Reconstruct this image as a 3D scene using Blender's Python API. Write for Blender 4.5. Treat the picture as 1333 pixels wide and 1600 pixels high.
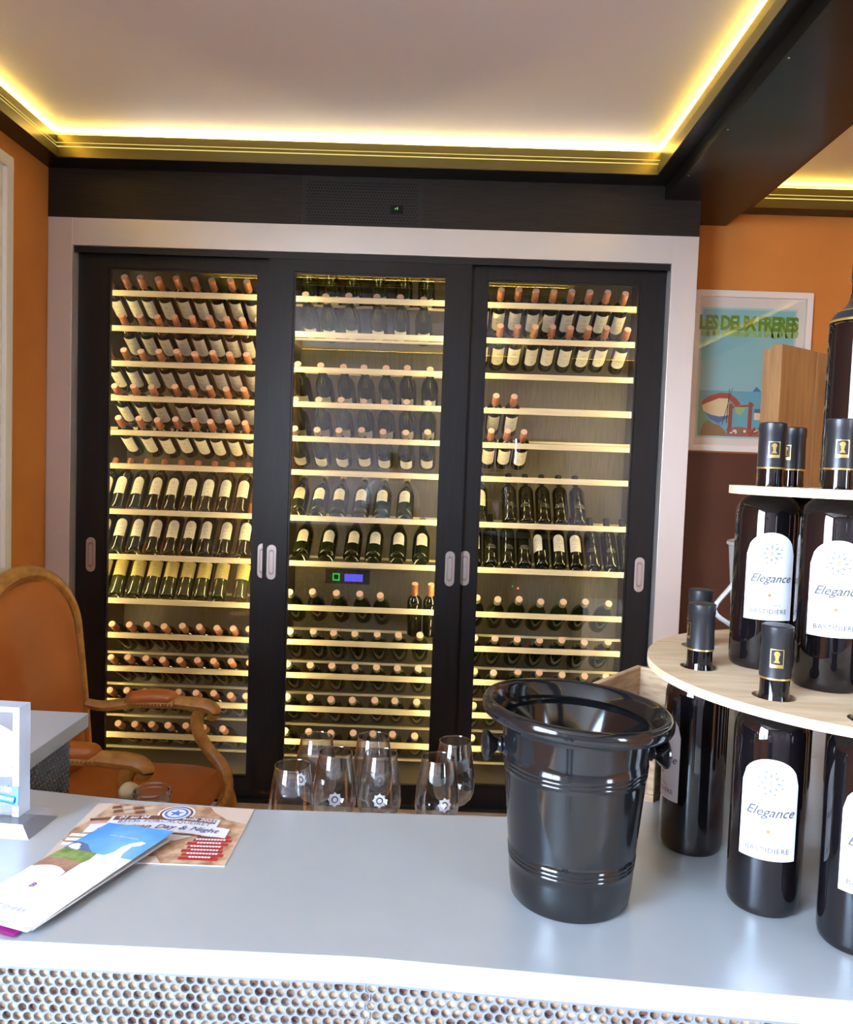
import bpy, bmesh, math, random
from mathutils import Vector, Matrix
from math import sin, cos, pi, radians as RAD
random.seed(7)
S = bpy.context.scene
for o in list(bpy.data.objects): bpy.data.objects.remove(o)
C = S.collection

# ------------------------------------------------------------------ camera
CAMZ = 1.62
cd = bpy.data.cameras.new('camera'); cam = bpy.data.objects.new('camera', cd); C.objects.link(cam)
cd.sensor_fit = 'HORIZONTAL'; cd.sensor_width = 36.0; cd.lens = 36.0 * 1250.0 / 1333.0
cd.clip_start = 0.02; cd.clip_end = 200
Rv = Vector((0.99926097, 0.01557575, 0.03514131)); Uv = Vector((-0.03592835, 0.05351668, 0.99792040)); Fv = Vector((-0.01366271, 0.99844547, -0.05403674))
m = Matrix.Identity(4)
for i in range(3):
    m[i][0] = Rv[i]; m[i][1] = Uv[i]; m[i][2] = -Fv[i]
m[2][3] = CAMZ
cam.matrix_world = m
S.camera = cam

# ------------------------------------------------------------------ world, daylight, exposure
S.view_settings.view_transform = 'Standard'; S.view_settings.look = 'None'
S.view_settings.exposure = 0.75; S.view_settings.gamma = 1.0
S.view_settings.use_curve_mapping = False
S.cycles.use_denoising = True
S.cycles.max_bounces = 8; S.cycles.diffuse_bounces = 4; S.cycles.glossy_bounces = 4
S.cycles.transmission_bounces = 8; S.cycles.transparent_max_bounces = 16
S.cycles.caustics_reflective = False; S.cycles.caustics_refractive = False
S.cycles.sample_clamp_indirect = 6.0
W = bpy.data.worlds.new('sky'); S.world = W; W.use_nodes = True
wn = W.node_tree; bg = wn.nodes['Background']
SKY_STRENGTH = 33.0
tc = wn.nodes.new('ShaderNodeTexCoord'); sp = wn.nodes.new('ShaderNodeSeparateXYZ'); rp = wn.nodes.new('ShaderNodeValToRGB')
wn.links.new(tc.outputs['Generated'], sp.inputs[0]); wn.links.new(sp.outputs['Z'], rp.inputs[0]); wn.links.new(rp.outputs[0], bg.inputs[0])
rp.color_ramp.elements[0].position = 0.0; rp.color_ramp.elements[0].color = (0.76, 0.87, 1.0, 1)
rp.color_ramp.elements[1].position = 0.8; rp.color_ramp.elements[1].color = (0.36, 0.60, 1.0, 1)
bg.inputs[1].default_value = SKY_STRENGTH
sd = bpy.data.lights.new('sun', 'SUN'); sd.energy = 14.0; sd.angle = 0.009; sd.color = (1.0, 0.95, 0.88)
sun = bpy.data.objects.new('sun', sd); C.objects.link(sun)
sun.rotation_euler = (RAD(28), RAD(-8), 0)          # high sun outside, from the cabinet side over the roof
sun.location = (0, 0, 8)

# ------------------------------------------------------------------ materials
MATS = {}
def nt(name):
    mt = bpy.data.materials.new(name); mt.use_nodes = True
    t = mt.node_tree; return mt, t, t.nodes['Principled BSDF']
def mat(name, col, rough=0.5, metal=0.0, col2=None, scale=8.0, stretch=(1, 1, 1), detail=4, bump=0.0, bscale=None,
        spec=0.5, coat=0.0, trans=0.0, ior=1.5, emit=None, estr=0.0, lo=0.35, hi=0.65, sheen=0.0):
    mt, t, b = nt(name)
    def setc(i, v): b.inputs[i].default_value = v
    setc('Base Color', (*col, 1)); setc('Roughness', rough); setc('Metallic', metal); setc('Specular IOR Level', spec)
    setc('Coat Weight', coat); setc('Coat Roughness', 0.06); setc('Transmission Weight', trans); setc('IOR', ior)
    if emit: setc('Emission Color', (*emit, 1)); setc('Emission Strength', estr)
    if col2 or bump:
        tx = t.nodes.new('ShaderNodeTexCoord'); mp = t.nodes.new('ShaderNodeMapping'); mp.inputs['Scale'].default_value = stretch
        t.links.new(tx.outputs['Object'], mp.inputs[0])
        nz = t.nodes.new('ShaderNodeTexNoise'); nz.inputs['Scale'].default_value = scale; nz.inputs['Detail'].default_value = detail
        t.links.new(mp.outputs[0], nz.inputs['Vector'])
        if col2:
            r = t.nodes.new('ShaderNodeValToRGB'); r.color_ramp.elements[0].position = lo; r.color_ramp.elements[1].position = hi
            r.color_ramp.elements[0].color = (*col, 1); r.color_ramp.elements[1].color = (*col2, 1)
            t.links.new(nz.outputs[0], r.inputs[0]); t.links.new(r.outputs[0], b.inputs['Base Color'])
        if bump:
            src = nz
            if bscale:
                src = t.nodes.new('ShaderNodeTexNoise'); src.inputs['Scale'].default_value = bscale; src.inputs['Detail'].default_value = 3
                t.links.new(mp.outputs[0], src.inputs['Vector'])
            bp = t.nodes.new('ShaderNodeBump'); bp.inputs['Strength'].default_value = bump; bp.inputs['Distance'].default_value = 0.004
            t.links.new(src.outputs[0], bp.inputs['Height']); t.links.new(bp.outputs[0], b.inputs['Normal'])
    MATS[name] = mt
    return mt
def glow(name, col, strength):
    mt = bpy.data.materials.new(name); mt.use_nodes = True; t = mt.node_tree
    t.nodes.remove(t.nodes['Principled BSDF']); e = t.nodes.new('ShaderNodeEmission')
    e.inputs[0].default_value = (*col, 1); e.inputs[1].default_value = strength
    t.links.new(e.outputs[0], t.nodes['Material Output'].inputs[0]); MATS[name] = mt; return mt
def pane_mat(name, k=1.0, tint=(1, 1, 1), rough=0.0):
    mt = bpy.data.materials.new(name); mt.use_nodes = True; t = mt.node_tree
    t.nodes.remove(t.nodes['Principled BSDF'])
    tr = t.nodes.new('ShaderNodeBsdfTransparent'); tr.inputs[0].default_value = (*tint, 1)
    gl = t.nodes.new('ShaderNodeBsdfGlossy'); gl.inputs['Roughness'].default_value = rough
    fr = t.nodes.new('ShaderNodeFresnel'); ge = t.nodes.new('ShaderNodeNewGeometry'); mi = t.nodes.new('ShaderNodeMix')
    mi.inputs['A'].default_value = 1.5; mi.inputs['B'].default_value = 1 / 1.5       # same reflection from both sides of a thin pane
    t.links.new(ge.outputs['Backfacing'], mi.inputs['Factor']); t.links.new(mi.outputs['Result'], fr.inputs[0])
    mu = t.nodes.new('ShaderNodeMath'); mu.operation = 'MULTIPLY'; mu.inputs[1].default_value = k; mu.use_clamp = True
    mx = t.nodes.new('ShaderNodeMixShader')
    t.links.new(fr.outputs[0], mu.inputs[0]); t.links.new(mu.outputs[0], mx.inputs[0]); t.links.new(tr.outputs[0], mx.inputs[1]); t.links.new(gl.outputs[0], mx.inputs[2])
    t.links.new(mx.outputs[0], t.nodes['Material Output'].inputs[0]); MATS[name] = mt; return mt

mat('ceiling_paint', (0.80, 0.735, 0.70), 0.45, spec=0.25)
mat('ochre_wall', (0.52, 0.185, 0.032), 0.75, col2=(0.60, 0.225, 0.042), scale=3, bump=0.08, bscale=60)
mat('dark_brown', (0.070, 0.020, 0.008), 0.55, col2=(0.085, 0.026, 0.011), scale=3)
mat('back_wall_paint', (0.24, 0.185, 0.18), 0.8)
mat('dark_lacquer', (0.008, 0.007, 0.006), 0.30, coat=0.12, col2=(0.011, 0.0095, 0.008), scale=5, spec=0.22)
mat('fascia_wood', (0.014, 0.0105, 0.0085), 0.45, spec=0.25, col2=(0.024, 0.018, 0.014), scale=14, stretch=(0.6, 1, 14), bump=0.12)
mat('cabinet_wood', (0.0060, 0.0055, 0.0065), 0.38, spec=0.28, col2=(0.010, 0.009, 0.0105), scale=10, stretch=(8, 8, 0.5), bump=0.06)
mat('brushed_aluminium', (0.66, 0.65, 0.645), 0.36, metal=0.45, col2=(0.685, 0.675, 0.665), scale=3)
mat('interior_wood', (0.105, 0.082, 0.045), 0.5, col2=(0.15, 0.118, 0.068), scale=16, stretch=(12, 12, 0.5), bump=0.05)
mat('shelf_wood', (0.64, 0.53, 0.33), 0.5, col2=(0.73, 0.62, 0.41), scale=10, stretch=(0.6, 4, 14))
mat('floor_tile', (0.66, 0.57, 0.45), 0.4, col2=(0.72, 0.63, 0.50), scale=4)
mat('vent_metal', (0.014, 0.012, 0.010), 0.5, metal=0.3)
mat('handle_metal', (0.47, 0.42, 0.40), 0.35, metal=0.85)
mat('handle_recess', (0.30, 0.25, 0.23), 0.45, metal=0.7)
mat('bronze_trim', (0.20, 0.165, 0.05), 0.3, metal=0.75)
glow('cove_led', (1.0, 0.66, 0.10), 26.0)
glow('trim_glow', (1.0, 0.80, 0.22), 0.7)  # emission stands in for strip light caught in the trim edges
glow('cabinet_led', (1.0, 0.82, 0.36), 55.0)
glow('blue_glow', (0.13, 0.12, 0.85), 0.6)
glow('green_led', (0.03, 0.62, 0.05), 0.6)
glow('red_led', (0.9, 0.12, 0.03), 1.2)
pane_mat('door_glass', 1.8)
pane_mat('picture_glass', 1.6)
pane_mat('thin_glass', 3.2, (0.975, 0.982, 0.985))
mat('bottle_glass', (0.006, 0.0065, 0.003), 0.06, spec=0.6)
mat('green_glass', (0.010, 0.014, 0.004), 0.05, spec=0.5)
mat('white_wine_glass', (0.035, 0.040, 0.012), 0.05, spec=0.75)
mat('display_glass', (0.0045, 0.0035, 0.0045), 0.035, spec=0.6)
mat('copper_foil', (0.46, 0.17, 0.085), 0.38, metal=0.35)
mat('copper_top', (0.72, 0.47, 0.37), 0.45, metal=0.2)
mat('pale_foil', (0.30, 0.25, 0.15), 0.4, metal=0.3)
mat('black_foil', (0.012, 0.013, 0.016), 0.36, spec=0.5)
mat('gold_foil', (0.66, 0.48, 0.16), 0.3, metal=0.9)
mat('cream_label', (0.66, 0.60, 0.46), 0.7, col2=(0.72, 0.66, 0.52), scale=30)
mat('yellow_label', (0.60, 0.47, 0.14), 0.65, col2=(0.66, 0.53, 0.19), scale=30)
mat('label_print', (0.30, 0.24, 0.17), 0.7)
mat('label_gold_print', (0.40, 0.27, 0.08), 0.6)
mat('white_label', (0.68, 0.70, 0.74), 0.55)
mat('ink_blue_grey', (0.045, 0.05, 0.09), 0.6)
mat('ink_pale', (0.17, 0.20, 0.29), 0.6)
mat('ink_gold', (0.36, 0.19, 0.06), 0.45)
mat('etched_band', (0.34, 0.31, 0.22), 0.4)
mat('zinc', (0.50, 0.57, 0.625), 0.32, metal=0.42, col2=(0.62, 0.68, 0.72), scale=3.2, detail=9, bump=0.03, bscale=35, lo=0.3, hi=0.7)
mat('zinc_edge', (0.60, 0.66, 0.71), 0.3, metal=0.5, col2=(0.68, 0.74, 0.78), scale=5)
mat('perforated_steel', (0.25, 0.285, 0.33), 0.36, metal=0.5)
mat('panel_backing', (0.11, 0.045, 0.032), 0.35, col2=(0.66, 0.47, 0.31), scale=62, detail=2, lo=0.38, hi=0.66, spec=0.6)
mat('worktop', (0.55, 0.50, 0.43), 0.5, col2=(0.62, 0.56, 0.48), scale=6)
mat('black_plastic', (0.0065, 0.007, 0.008), 0.11, spec=0.5, bump=0.01, bscale=90)
mat('pale_wood', (0.66, 0.48, 0.28), 0.6, col2=(0.80, 0.64, 0.43), scale=5, stretch=(2.2, 14, 14), detail=6, bump=0.05)
mat('oak_board', (0.16, 0.070, 0.019), 0.55, col2=(0.25, 0.120, 0.036), scale=7, stretch=(9, 9, 0.8), detail=7, bump=0.06)
mat('crate_wood', (0.42, 0.27, 0.15), 0.65, col2=(0.60, 0.44, 0.28), scale=9, stretch=(3, 3, 16), detail=5)
mat('chair_wood', (0.33, 0.155, 0.030), 0.42, col2=(0.50, 0.26, 0.062), scale=9, stretch=(3, 3, 3), detail=6, coat=0.15)
mat('leather', (0.37, 0.105, 0.020), 0.38, col2=(0.43, 0.13, 0.026), scale=5, bump=0.12, bscale=140, spec=0.45)
mat('brass_nail', (0.40, 0.24, 0.09), 0.35, metal=0.9)
mat('white_frame', (0.80, 0.78, 0.74), 0.4)
mat('mount_board', (0.74, 0.71, 0.66), 0.8)
mat('galvanised', (0.48, 0.49, 0.49), 0.42, metal=0.6, col2=(0.60, 0.61, 0.60), scale=14, detail=6)
def frosted(name, k, tint, white, amount):      # clear plastic with a little milky scatter
    mt = pane_mat(name, k, tint); t = mt.node_tree; out = t.nodes['Material Output']; src = out.inputs[0].links[0].from_socket
    d = t.nodes.new('ShaderNodeBsdfDiffuse'); d.inputs[0].default_value = (*white, 1); mx = t.nodes.new('ShaderNodeMixShader'); mx.inputs[0].default_value = amount
    t.links.new(src, mx.inputs[1]); t.links.new(d.outputs[0], mx.inputs[2]); t.links.new(mx.outputs[0], out.inputs[0]); return mt
frosted('acrylic', 1.4, (0.97, 0.985, 1.0), (0.75, 0.85, 0.97), 0.10)
frosted('acrylic_edge', 1.6, (0.97, 0.985, 1.0), (0.80, 0.88, 0.98), 0.45)
frosted('etched_white', 1.0, (1, 1, 1), (0.85, 0.86, 0.88), 0.62)
mat('refraction_blue', (0.04, 0.25, 0.80), 0.08, spec=0.7)
mat('white_print', (0.90, 0.91, 0.93), 0.6)
mat('cork', (0.27, 0.18, 0.08), 0.8, col2=(0.36, 0.26, 0.13), scale=40)
mat('jar_content', (0.30, 0.17, 0.09), 0.8, col2=(0.42, 0.27, 0.15), scale=60)
mat('red_wine', (0.30, 0.030, 0.028), 0.05, spec=0.6)
def flat(name, c, r=0.5): return mat(name, c, r)
flat('paper_white', (0.86, 0.87, 0.89)); flat('paper_purple', (0.30, 0.015, 0.19)); flat('paper_grey', (0.60, 0.58, 0.56))
mat('paper_sky', (0.035, 0.26, 0.80), 0.4, col2=(0.24, 0.55, 0.92), scale=11, detail=3)
flat('paper_hill', (0.10, 0.16, 0.30)); mat('paper_green', (0.13, 0.24, 0.05), 0.4, col2=(0.30, 0.38, 0.14), scale=90)
mat('paper_soil', (0.28, 0.13, 0.09), 0.4, col2=(0.42, 0.24, 0.17), scale=70); flat('paper_purple_ink', (0.28, 0.04, 0.26)); flat('paper_grey_ink', (0.42, 0.43, 0.50))
mat('flyer_desert', (0.34, 0.17, 0.09), 0.4, col2=(0.66, 0.46, 0.30), scale=55, detail=7, lo=0.36, hi=0.64)
flat('flyer_sand', (0.66, 0.53, 0.43)); flat('flyer_brown', (0.16, 0.065, 0.045)); flat('flyer_red', (0.46, 0.035, 0.035)); flat('flyer_blue', (0.10, 0.22, 0.62)); flat('flyer_ink', (0.13, 0.14, 0.30))
flat('flyer_shadow', (0.07, 0.05, 0.05)); flat('flyer_pink', (0.62, 0.36, 0.32))
mat('poster_sky', (0.20, 0.50, 0.55), 0.5); flat('poster_sky_pale', (0.33, 0.62, 0.66)); flat('poster_sea', (0.07, 0.36, 0.48)); flat('poster_sea_dark', (0.02, 0.16, 0.42))
flat('poster_green', (0.11, 0.24, 0.015)); flat('poster_lime', (0.25, 0.47, 0.17)); flat('poster_teal', (0.10, 0.36, 0.25)); flat('poster_red', (0.32, 0.045, 0.03)); flat('poster_cream', (0.72, 0.61, 0.37)); flat('poster_blue', (0.03, 0.13, 0.33))
flat('poster_brick', (0.22, 0.055, 0.04)); flat('poster_rock', (0.17, 0.12, 0.055)); flat('poster_stone', (0.26, 0.12, 0.10)); flat('poster_black', (0.03, 0.03, 0.03))
mat('shirt', (0.72, 0.82, 0.90), 0.85); mat('skin', (0.50, 0.29, 0.20), 0.55); mat('hair', (0.05, 0.032, 0.02), 0.6); mat('trousers', (0.06, 0.08, 0.13), 0.85); flat('shirt_orange', (0.75, 0.32, 0.10)); flat('shirt_navy', (0.03, 0.05, 0.12)); flat('shirt_teal', (0.10, 0.38, 0.50)); mat('shoe', (0.5, 0.5, 0.5), 0.6)
mat('paving', (0.52, 0.50, 0.46), 0.8, col2=(0.60, 0.58, 0.53), scale=2)
mat('foliage', (0.05, 0.12, 0.02), 0.7, col2=(0.13, 0.24, 0.05), scale=6)
mat('bark', (0.10, 0.07, 0.05), 0.9)
mat('black_metal', (0.012, 0.012, 0.012), 0.4, metal=0.4)

# ------------------------------------------------------------------ mesh helpers
def mesh_obj(name, verts, faces, mats, parent=None, smooth=False, midx=None, loc=None):
    me = bpy.data.meshes.new(name); me.from_pydata([tuple(v) for v in verts], [], [tuple(f) for f in faces])
    if isinstance(mats, str): mats = [mats]
    for x in mats: me.materials.append(MATS[x])
    if midx: me.polygons.foreach_set('material_index', midx)
    if smooth: me.polygons.foreach_set('use_smooth', [True] * len(me.polygons))
    me.update()
    o = bpy.data.objects.new(name, me); C.objects.link(o)
    if parent is not None: o.parent = parent
    if loc is not None: o.location = loc
    return o
def fix_normals(o):
    b = bmesh.new(); b.from_mesh(o.data); bmesh.ops.recalc_face_normals(b, faces=b.faces[:]); b.to_mesh(o.data); b.free(); return o
def inst(name, src, parent=None, loc=None, rot=None):
    o = bpy.data.objects.new(name, src.data if hasattr(src, 'data') else src); C.objects.link(o)
    if parent is not None: o.parent = parent
    if loc is not None: o.location = loc
    if rot is not None: o.rotation_euler = rot
    return o
def thing(name, label, cat, loc=(0, 0, 0), rot=(0, 0, 0), group=None):
    o = bpy.data.objects.new(name, None); C.objects.link(o); o.empty_display_size = 0.05
    o.location = loc; o.rotation_euler = rot; tag(o, label, cat, group); return o
def tag(o, label, cat, group=None):
    o['label'] = label; o['category'] = cat
    if group: o['group'] = group
    return o
def struct(o): o['kind'] = 'structure'; return o

class MB:
    def __init__(s): s.v = []; s.f = []; s.mi = []; s.cur = 0
    def quadbox(s, p):   # 8 points
        n = len(s.v); s.v += p
        for f in ((0, 3, 2, 1), (4, 5, 6, 7), (0, 1, 5, 4), (1, 2, 6, 5), (2, 3, 7, 6), (3, 0, 4, 7)): s.f.append(tuple(n + i for i in f)); s.mi.append(s.cur)
        return s
    def box(s, a, b):
        x0, y0, z0 = a; x1, y1, z1 = b
        return s.quadbox([(x0, y0, z0), (x1, y0, z0), (x1, y1, z0), (x0, y1, z0), (x0, y0, z1), (x1, y0, z1), (x1, y1, z1), (x0, y1, z1)])
    def face(s, pts):
        n = len(s.v); s.v += [tuple(p) for p in pts]; s.f.append(tuple(range(n, n + len(pts)))); s.mi.append(s.cur); return s
    def prism(s, poly, z0, z1, M=None):
        n = len(s.v); k = len(poly)
        vv = [Vector((x, y, z0)) for x, y in poly] + [Vector((x, y, z1)) for x, y in poly]
        if M is not None: vv = [M @ v for v in vv]
        s.v += [tuple(v) for v in vv]
        s.f.append(tuple(n + i for i in range(k - 1, -1, -1))); s.f.append(tuple(n + k + i for i in range(k))); s.mi += [s.cur] * 2
        for i in range(k):
            j = (i + 1) % k; s.f.append((n + i, n + j, n + k + j, n + k + i)); s.mi.append(s.cur)
        return s
    def lathe(s, prof, seg=24, M=None, a0=0, a1=2 * pi):
        n = len(s.v); full = abs(a1 - a0 - 2 * pi) < 1e-6; cols = seg if full else seg + 1
        for r, z in prof:
            for i in range(cols):
                a = a0 + (a1 - a0) * i / seg; v = Vector((r * cos(a), r * sin(a), z)); s.v.append(tuple(M @ v if M else v))
        for j in range(len(prof) - 1):
            for i in range(seg):
                k = (i + 1) % cols
                s.f.append((n + j * cols + i, n + j * cols + k, n + (j + 1) * cols + k, n + (j + 1) * cols + i)); s.mi.append(s.cur)
        return s
    def tube(s, pts, rad, seg=10, sx=1.0, sy=1.0, cap=True, up=Vector((0, 0, 1))):
        n = len(s.v); pts = [Vector(p) for p in pts]; k = len(pts)
        if not hasattr(rad, '__len__'): rad = [rad] * k
        for i, p in enumerate(pts):
            d = (pts[min(i + 1, k - 1)] - pts[max(i - 1, 0)]).normalized()
            a = d.cross(up)
            if a.length < 1e-4: a = d.cross(Vector((0, 1, 0)))
            a.normalize(); b = a.cross(d).normalized()
            for q in range(seg):
                t = 2 * pi * q / seg; s.v.append(tuple(p + a * (cos(t) * rad[i] * sx) + b * (sin(t) * rad[i] * sy)))
        for i in range(k - 1):
            for q in range(seg):
                w = (q + 1) % seg; s.f.append((n + i * seg + q, n + i * seg + w, n + (i + 1) * seg + w, n + (i + 1) * seg + q)); s.mi.append(s.cur)
        if cap:
            s.f.append(tuple(n + q for q in range(seg - 1, -1, -1))); s.f.append(tuple(n + (k - 1) * seg + q for q in range(seg))); s.mi += [s.cur] * 2
        return s
    def grid(s, fn, nu, nv):
        n = len(s.v)
        for i in range(nu + 1):
            for j in range(nv + 1): s.v.append(tuple(fn(i / nu, j / nv)))
        for i in range(nu):
            for j in range(nv):
                a = n + i * (nv + 1) + j; s.f.append((a, a + nv + 1, a + nv + 2, a + 1)); s.mi.append(s.cur)
        return s
    def sphere(s, c, r, seg=8, rings=5, sc=(1, 1, 1)):
        M = Matrix.Translation(Vector(c)) @ Matrix.Diagonal((*sc, 1))
        pr = [(max(1e-5, r * sin(pi * i / rings)), -r * cos(pi * i / rings)) for i in range(rings + 1)]
        return s.lathe(pr, seg, M)
    def build(s, name, mats, parent=None, smooth=False, loc=None, bevel=0.0, segs=2, fix=True):
        o = mesh_obj(name, s.v, s.f, mats, parent, smooth, s.mi if not isinstance(mats, str) else None, loc)
        if fix or bevel:
            b = bmesh.new(); b.from_mesh(o.data)
            if bevel:
                bmesh.ops.remove_doubles(b, verts=b.verts[:], dist=1e-6)
                es = [e for e in b.edges if len(e.link_faces) == 2 and e.calc_face_angle(0) > 0.6]
                bmesh.ops.bevel(b, geom=es, offset=bevel, segments=segs, profile=0.5, affect='EDGES', clamp_overlap=True)
            bmesh.ops.recalc_face_normals(b, faces=b.faces[:]); b.to_mesh(o.data); b.free()
        if smooth: auto_smooth(o)
        return o
def auto_smooth(o, ang=40):
    me = o.data; b = bmesh.new(); b.from_mesh(me)
    for e in b.edges: e.smooth = not (len(e.link_faces) == 2 and e.calc_face_angle(0) > RAD(ang))
    for f in b.faces: f.smooth = True
    b.to_mesh(me); b.free()
def smoothpath(pts, n=6):
    P = [Vector(p) for p in pts]; out = []
    for i in range(len(P) - 1):
        p0 = P[max(i - 1, 0)]; p1 = P[i]; p2 = P[i + 1]; p3 = P[min(i + 2, len(P) - 1)]
        for k in range(n):
            t = k / n; out.append(0.5 * ((2 * p1) + (-p0 + p2) * t + (2 * p0 - 5 * p1 + 4 * p2 - p3) * t * t + (-p0 + 3 * p1 - 3 * p2 + p3) * t ** 3))
    out.append(P[-1]); return out
def lerp_list(vals, n):
    k = len(vals) - 1; return [vals[min(int(i / (n - 1) * k), k - 1)] * (1 - (i / (n - 1) * k - min(int(i / (n - 1) * k), k - 1))) + vals[min(int(i / (n - 1) * k), k - 1) + 1] * (i / (n - 1) * k - min(int(i / (n - 1) * k), k - 1)) for i in range(n)]
def text_mesh(txt, size, shear=0.0, align='CENTER', space=1.0, bold=0.0):
    cu = bpy.data.curves.new('lettering', 'FONT'); cu.body = txt; cu.size = size; cu.align_x = align; cu.align_y = 'CENTER'; cu.shear = shear
    cu.space_character = space; cu.offset = bold; cu.resolution_u = 2
    o = bpy.data.objects.new('lettering', cu); C.objects.link(o)
    dg = bpy.context.evaluated_depsgraph_get(); me = bpy.data.meshes.new_from_object(o.evaluated_get(dg))
    v = [tuple(p.co) for p in me.vertices]; f = [tuple(p.vertices) for p in me.polygons]
    bpy.data.objects.remove(o); bpy.data.curves.remove(cu); bpy.data.meshes.remove(me)
    return v, f
class Flat:   # flat print laid out in 2-D, later mapped on a surface
    def __init__(s): s.v = []; s.f = []; s.mi = []; s.k = 0
    def poly(s, pts, mi=0, step=True):
        s.k += step; n = len(s.v); s.v += [(p[0], p[1], s.k) for p in pts]; s.f.append(tuple(range(n, n + len(pts)))); s.mi.append(mi); return s
    def rect(s, x0, y0, x1, y1, mi=0, n=6):
        s.k += 1
        for i in range(n):
            a = x0 + (x1 - x0) * i / n; c = x0 + (x1 - x0) * (i + 1) / n
            s.poly([(a, y0), (c, y0), (c, y1), (a, y1)], mi, False)
        return s
    def disc(s, x, y, r, mi=0, n=18, ry=None): return s.poly([(x + r * cos(2 * pi * i / n), y + (ry or r) * sin(2 * pi * i / n)) for i in range(n)], mi)
    def ring(s, x, y, r0, r1, mi=0, n=20):
        s.k += 1
        for i in range(n):
            a = 2 * pi * i / n; b = 2 * pi * (i + 1) / n
            s.poly([(x + r0 * cos(a), y + r0 * sin(a)), (x + r1 * cos(a), y + r1 * sin(a)), (x + r1 * cos(b), y + r1 * sin(b)), (x + r0 * cos(b), y + r0 * sin(b))], mi, False)
        return s
    def star(s, x, y, r0, r1, k, mi=0, rot=pi / 2):
        return s.poly([(x + (r1 if i % 2 == 0 else r0) * cos(rot + pi * i / k), y + (r1 if i % 2 == 0 else r0) * sin(rot + pi * i / k)) for i in range(2 * k)], mi)
    def text(s, txt, x, y, size, mi=0, shear=0.0, space=1.0, bold=0.0, align='CENTER', fn=None):
        v, f = text_mesh(txt, size, shear, align, space, bold); n = len(s.v); s.k += 1
        for p in v:
            q = (x + p[0], y + p[1]); q = fn(*q) if fn else q; s.v.append((q[0], q[1], s.k))
        s.f += [tuple(n + i for i in t) for t in f]; s.mi += [mi] * len(f); return s
    def build(s, name, mats, mapper, parent=None, nrm=(0, 0, 0), eps=4e-5):      # later shapes lie over earlier ones
        nv = Vector(nrm)
        return mesh_obj(name, [tuple(Vector(mapper(x, y)) + nv * (eps * k)) for x, y, k in s.v], s.f, mats, parent, midx=s.mi)
ORD = ['first', 'second', 'third', 'fourth', 'fifth', 'sixth', 'seventh', 'eighth', 'ninth', 'tenth', 'eleventh', 'twelfth', 'thirteenth', 'fourteenth']

# ------------------------------------------------------------------ room shell
XL, XR = -1.83, 2.9              # side walls
YB = 3.70                        # front plane of the cabinet surround
YR = 4.05                        # wall behind, right of the cabinet
YF = -2.9                        # shopfront wall behind the camera
ZC = 3.06                        # stretched ceiling
struct(mesh_obj('floor', [(XL - 0.1, YF - 0.1, 0), (XR + 0.1, YF - 0.1, 0), (XR + 0.1, 4.6, 0), (XL - 0.1, 4.6, 0)], [(0, 1, 2, 3)], 'floor_tile'))
struct(MB().box((XL - 0.15, YF - 0.2, ZC), (XR + 0.15, 4.6, ZC + 0.06)).build('ceiling', 'ceiling_paint'))
WZ0, WZ1 = 0.85, 2.88
WL0, WL1 = -2.55, -0.40          # window in the left wall, beside the viewer
WR0, WR1 = -2.60, -1.75          # window in the right wall
def wall_with_window(x0, x1, y0, y1, w0, w1, z0, z1):
    return MB().box((x0, y0, 0), (x1, w0, ZC)).box((x0, w1, 0), (x1, y1, ZC)).box((x0, w0, 0), (x1, w1, z0)).box((x0, w0, z1), (x1, w1, ZC))
struct(wall_with_window(XL - 0.12, XL, YF, 4.6, WL0, WL1, WZ0, WZ1).build('wall_left', 'ochre_wall'))
struct(MB().box((1.14, YR, 0), (XR, YR + 0.1, ZC)).build('wall_back', 'ochre_wall'))
struct(wall_with_window(XR, XR + 0.12, YF, 4.15, WR0, WR1, WZ0, WZ1).build('wall_right', 'ochre_wall'))
# wall behind the viewer, with a narrow slot shaped for a thin bright reflection
sf = MB().box((XL, YF - 0.12, 0), (0.98, YF, ZC)).box((1.01, YF - 0.12, 0), (XR, YF, ZC)).box((0.98, YF - 0.12, 2.05), (1.01, YF, ZC)).box((0.98, YF - 0.12, 0), (1.01, YF, 1.5))
struct(sf.build('wall_front', 'back_wall_paint'))
def window(name, mat4, w, h):
    m_ = MB(); t = 0.05
    m_.box((0, -0.03, 0), (t, 0.03, h)).box((w - t, -0.03, 0), (w, 0.03, h)).box((t, -0.03, 0), (w - t, 0.03, t)).box((t, -0.03, h - t), (w - t, 0.03, h)).box((w / 2 - t / 2, -0.03, t), (w / 2 + t / 2, 0.03, h - t))
    o = m_.build(name, 'black_metal'); o.matrix_world = mat4; struct(o)
    return o
window('window_1', Matrix.Translation((XL - 0.06, WL0, WZ0)) @ Matrix.Rotation(pi / 2, 4, 'Z'), WL1 - WL0, WZ1 - WZ0)
window('window_2', Matrix.Translation((XR + 0.06, WR0, WZ0)) @ Matrix.Rotation(pi / 2, 4, 'Z'), WR1 - WR0, WZ1 - WZ0)
def portal(name, loc, rot, w, h):
    l = bpy.data.lights.new(name, 'AREA'); l.shape = 'RECTANGLE'; l.size = w; l.size_y = h; l.cycles.is_portal = True
    o = bpy.data.objects.new(name, l); C.objects.link(o); o.location = loc; o.rotation_euler = rot
portal('daylight_opening', (XL + 0.005, (WL0 + WL1) / 2, (WZ0 + WZ1) / 2), (RAD(90), 0, -pi / 2), WL1 - WL0, WZ1 - WZ0)
portal('daylight_opening', (XR - 0.005, (WR0 + WR1) / 2, (WZ0 + WZ1) / 2), (RAD(90), 0, pi / 2), WR1 - WR0, WZ1 - WZ0)
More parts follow.
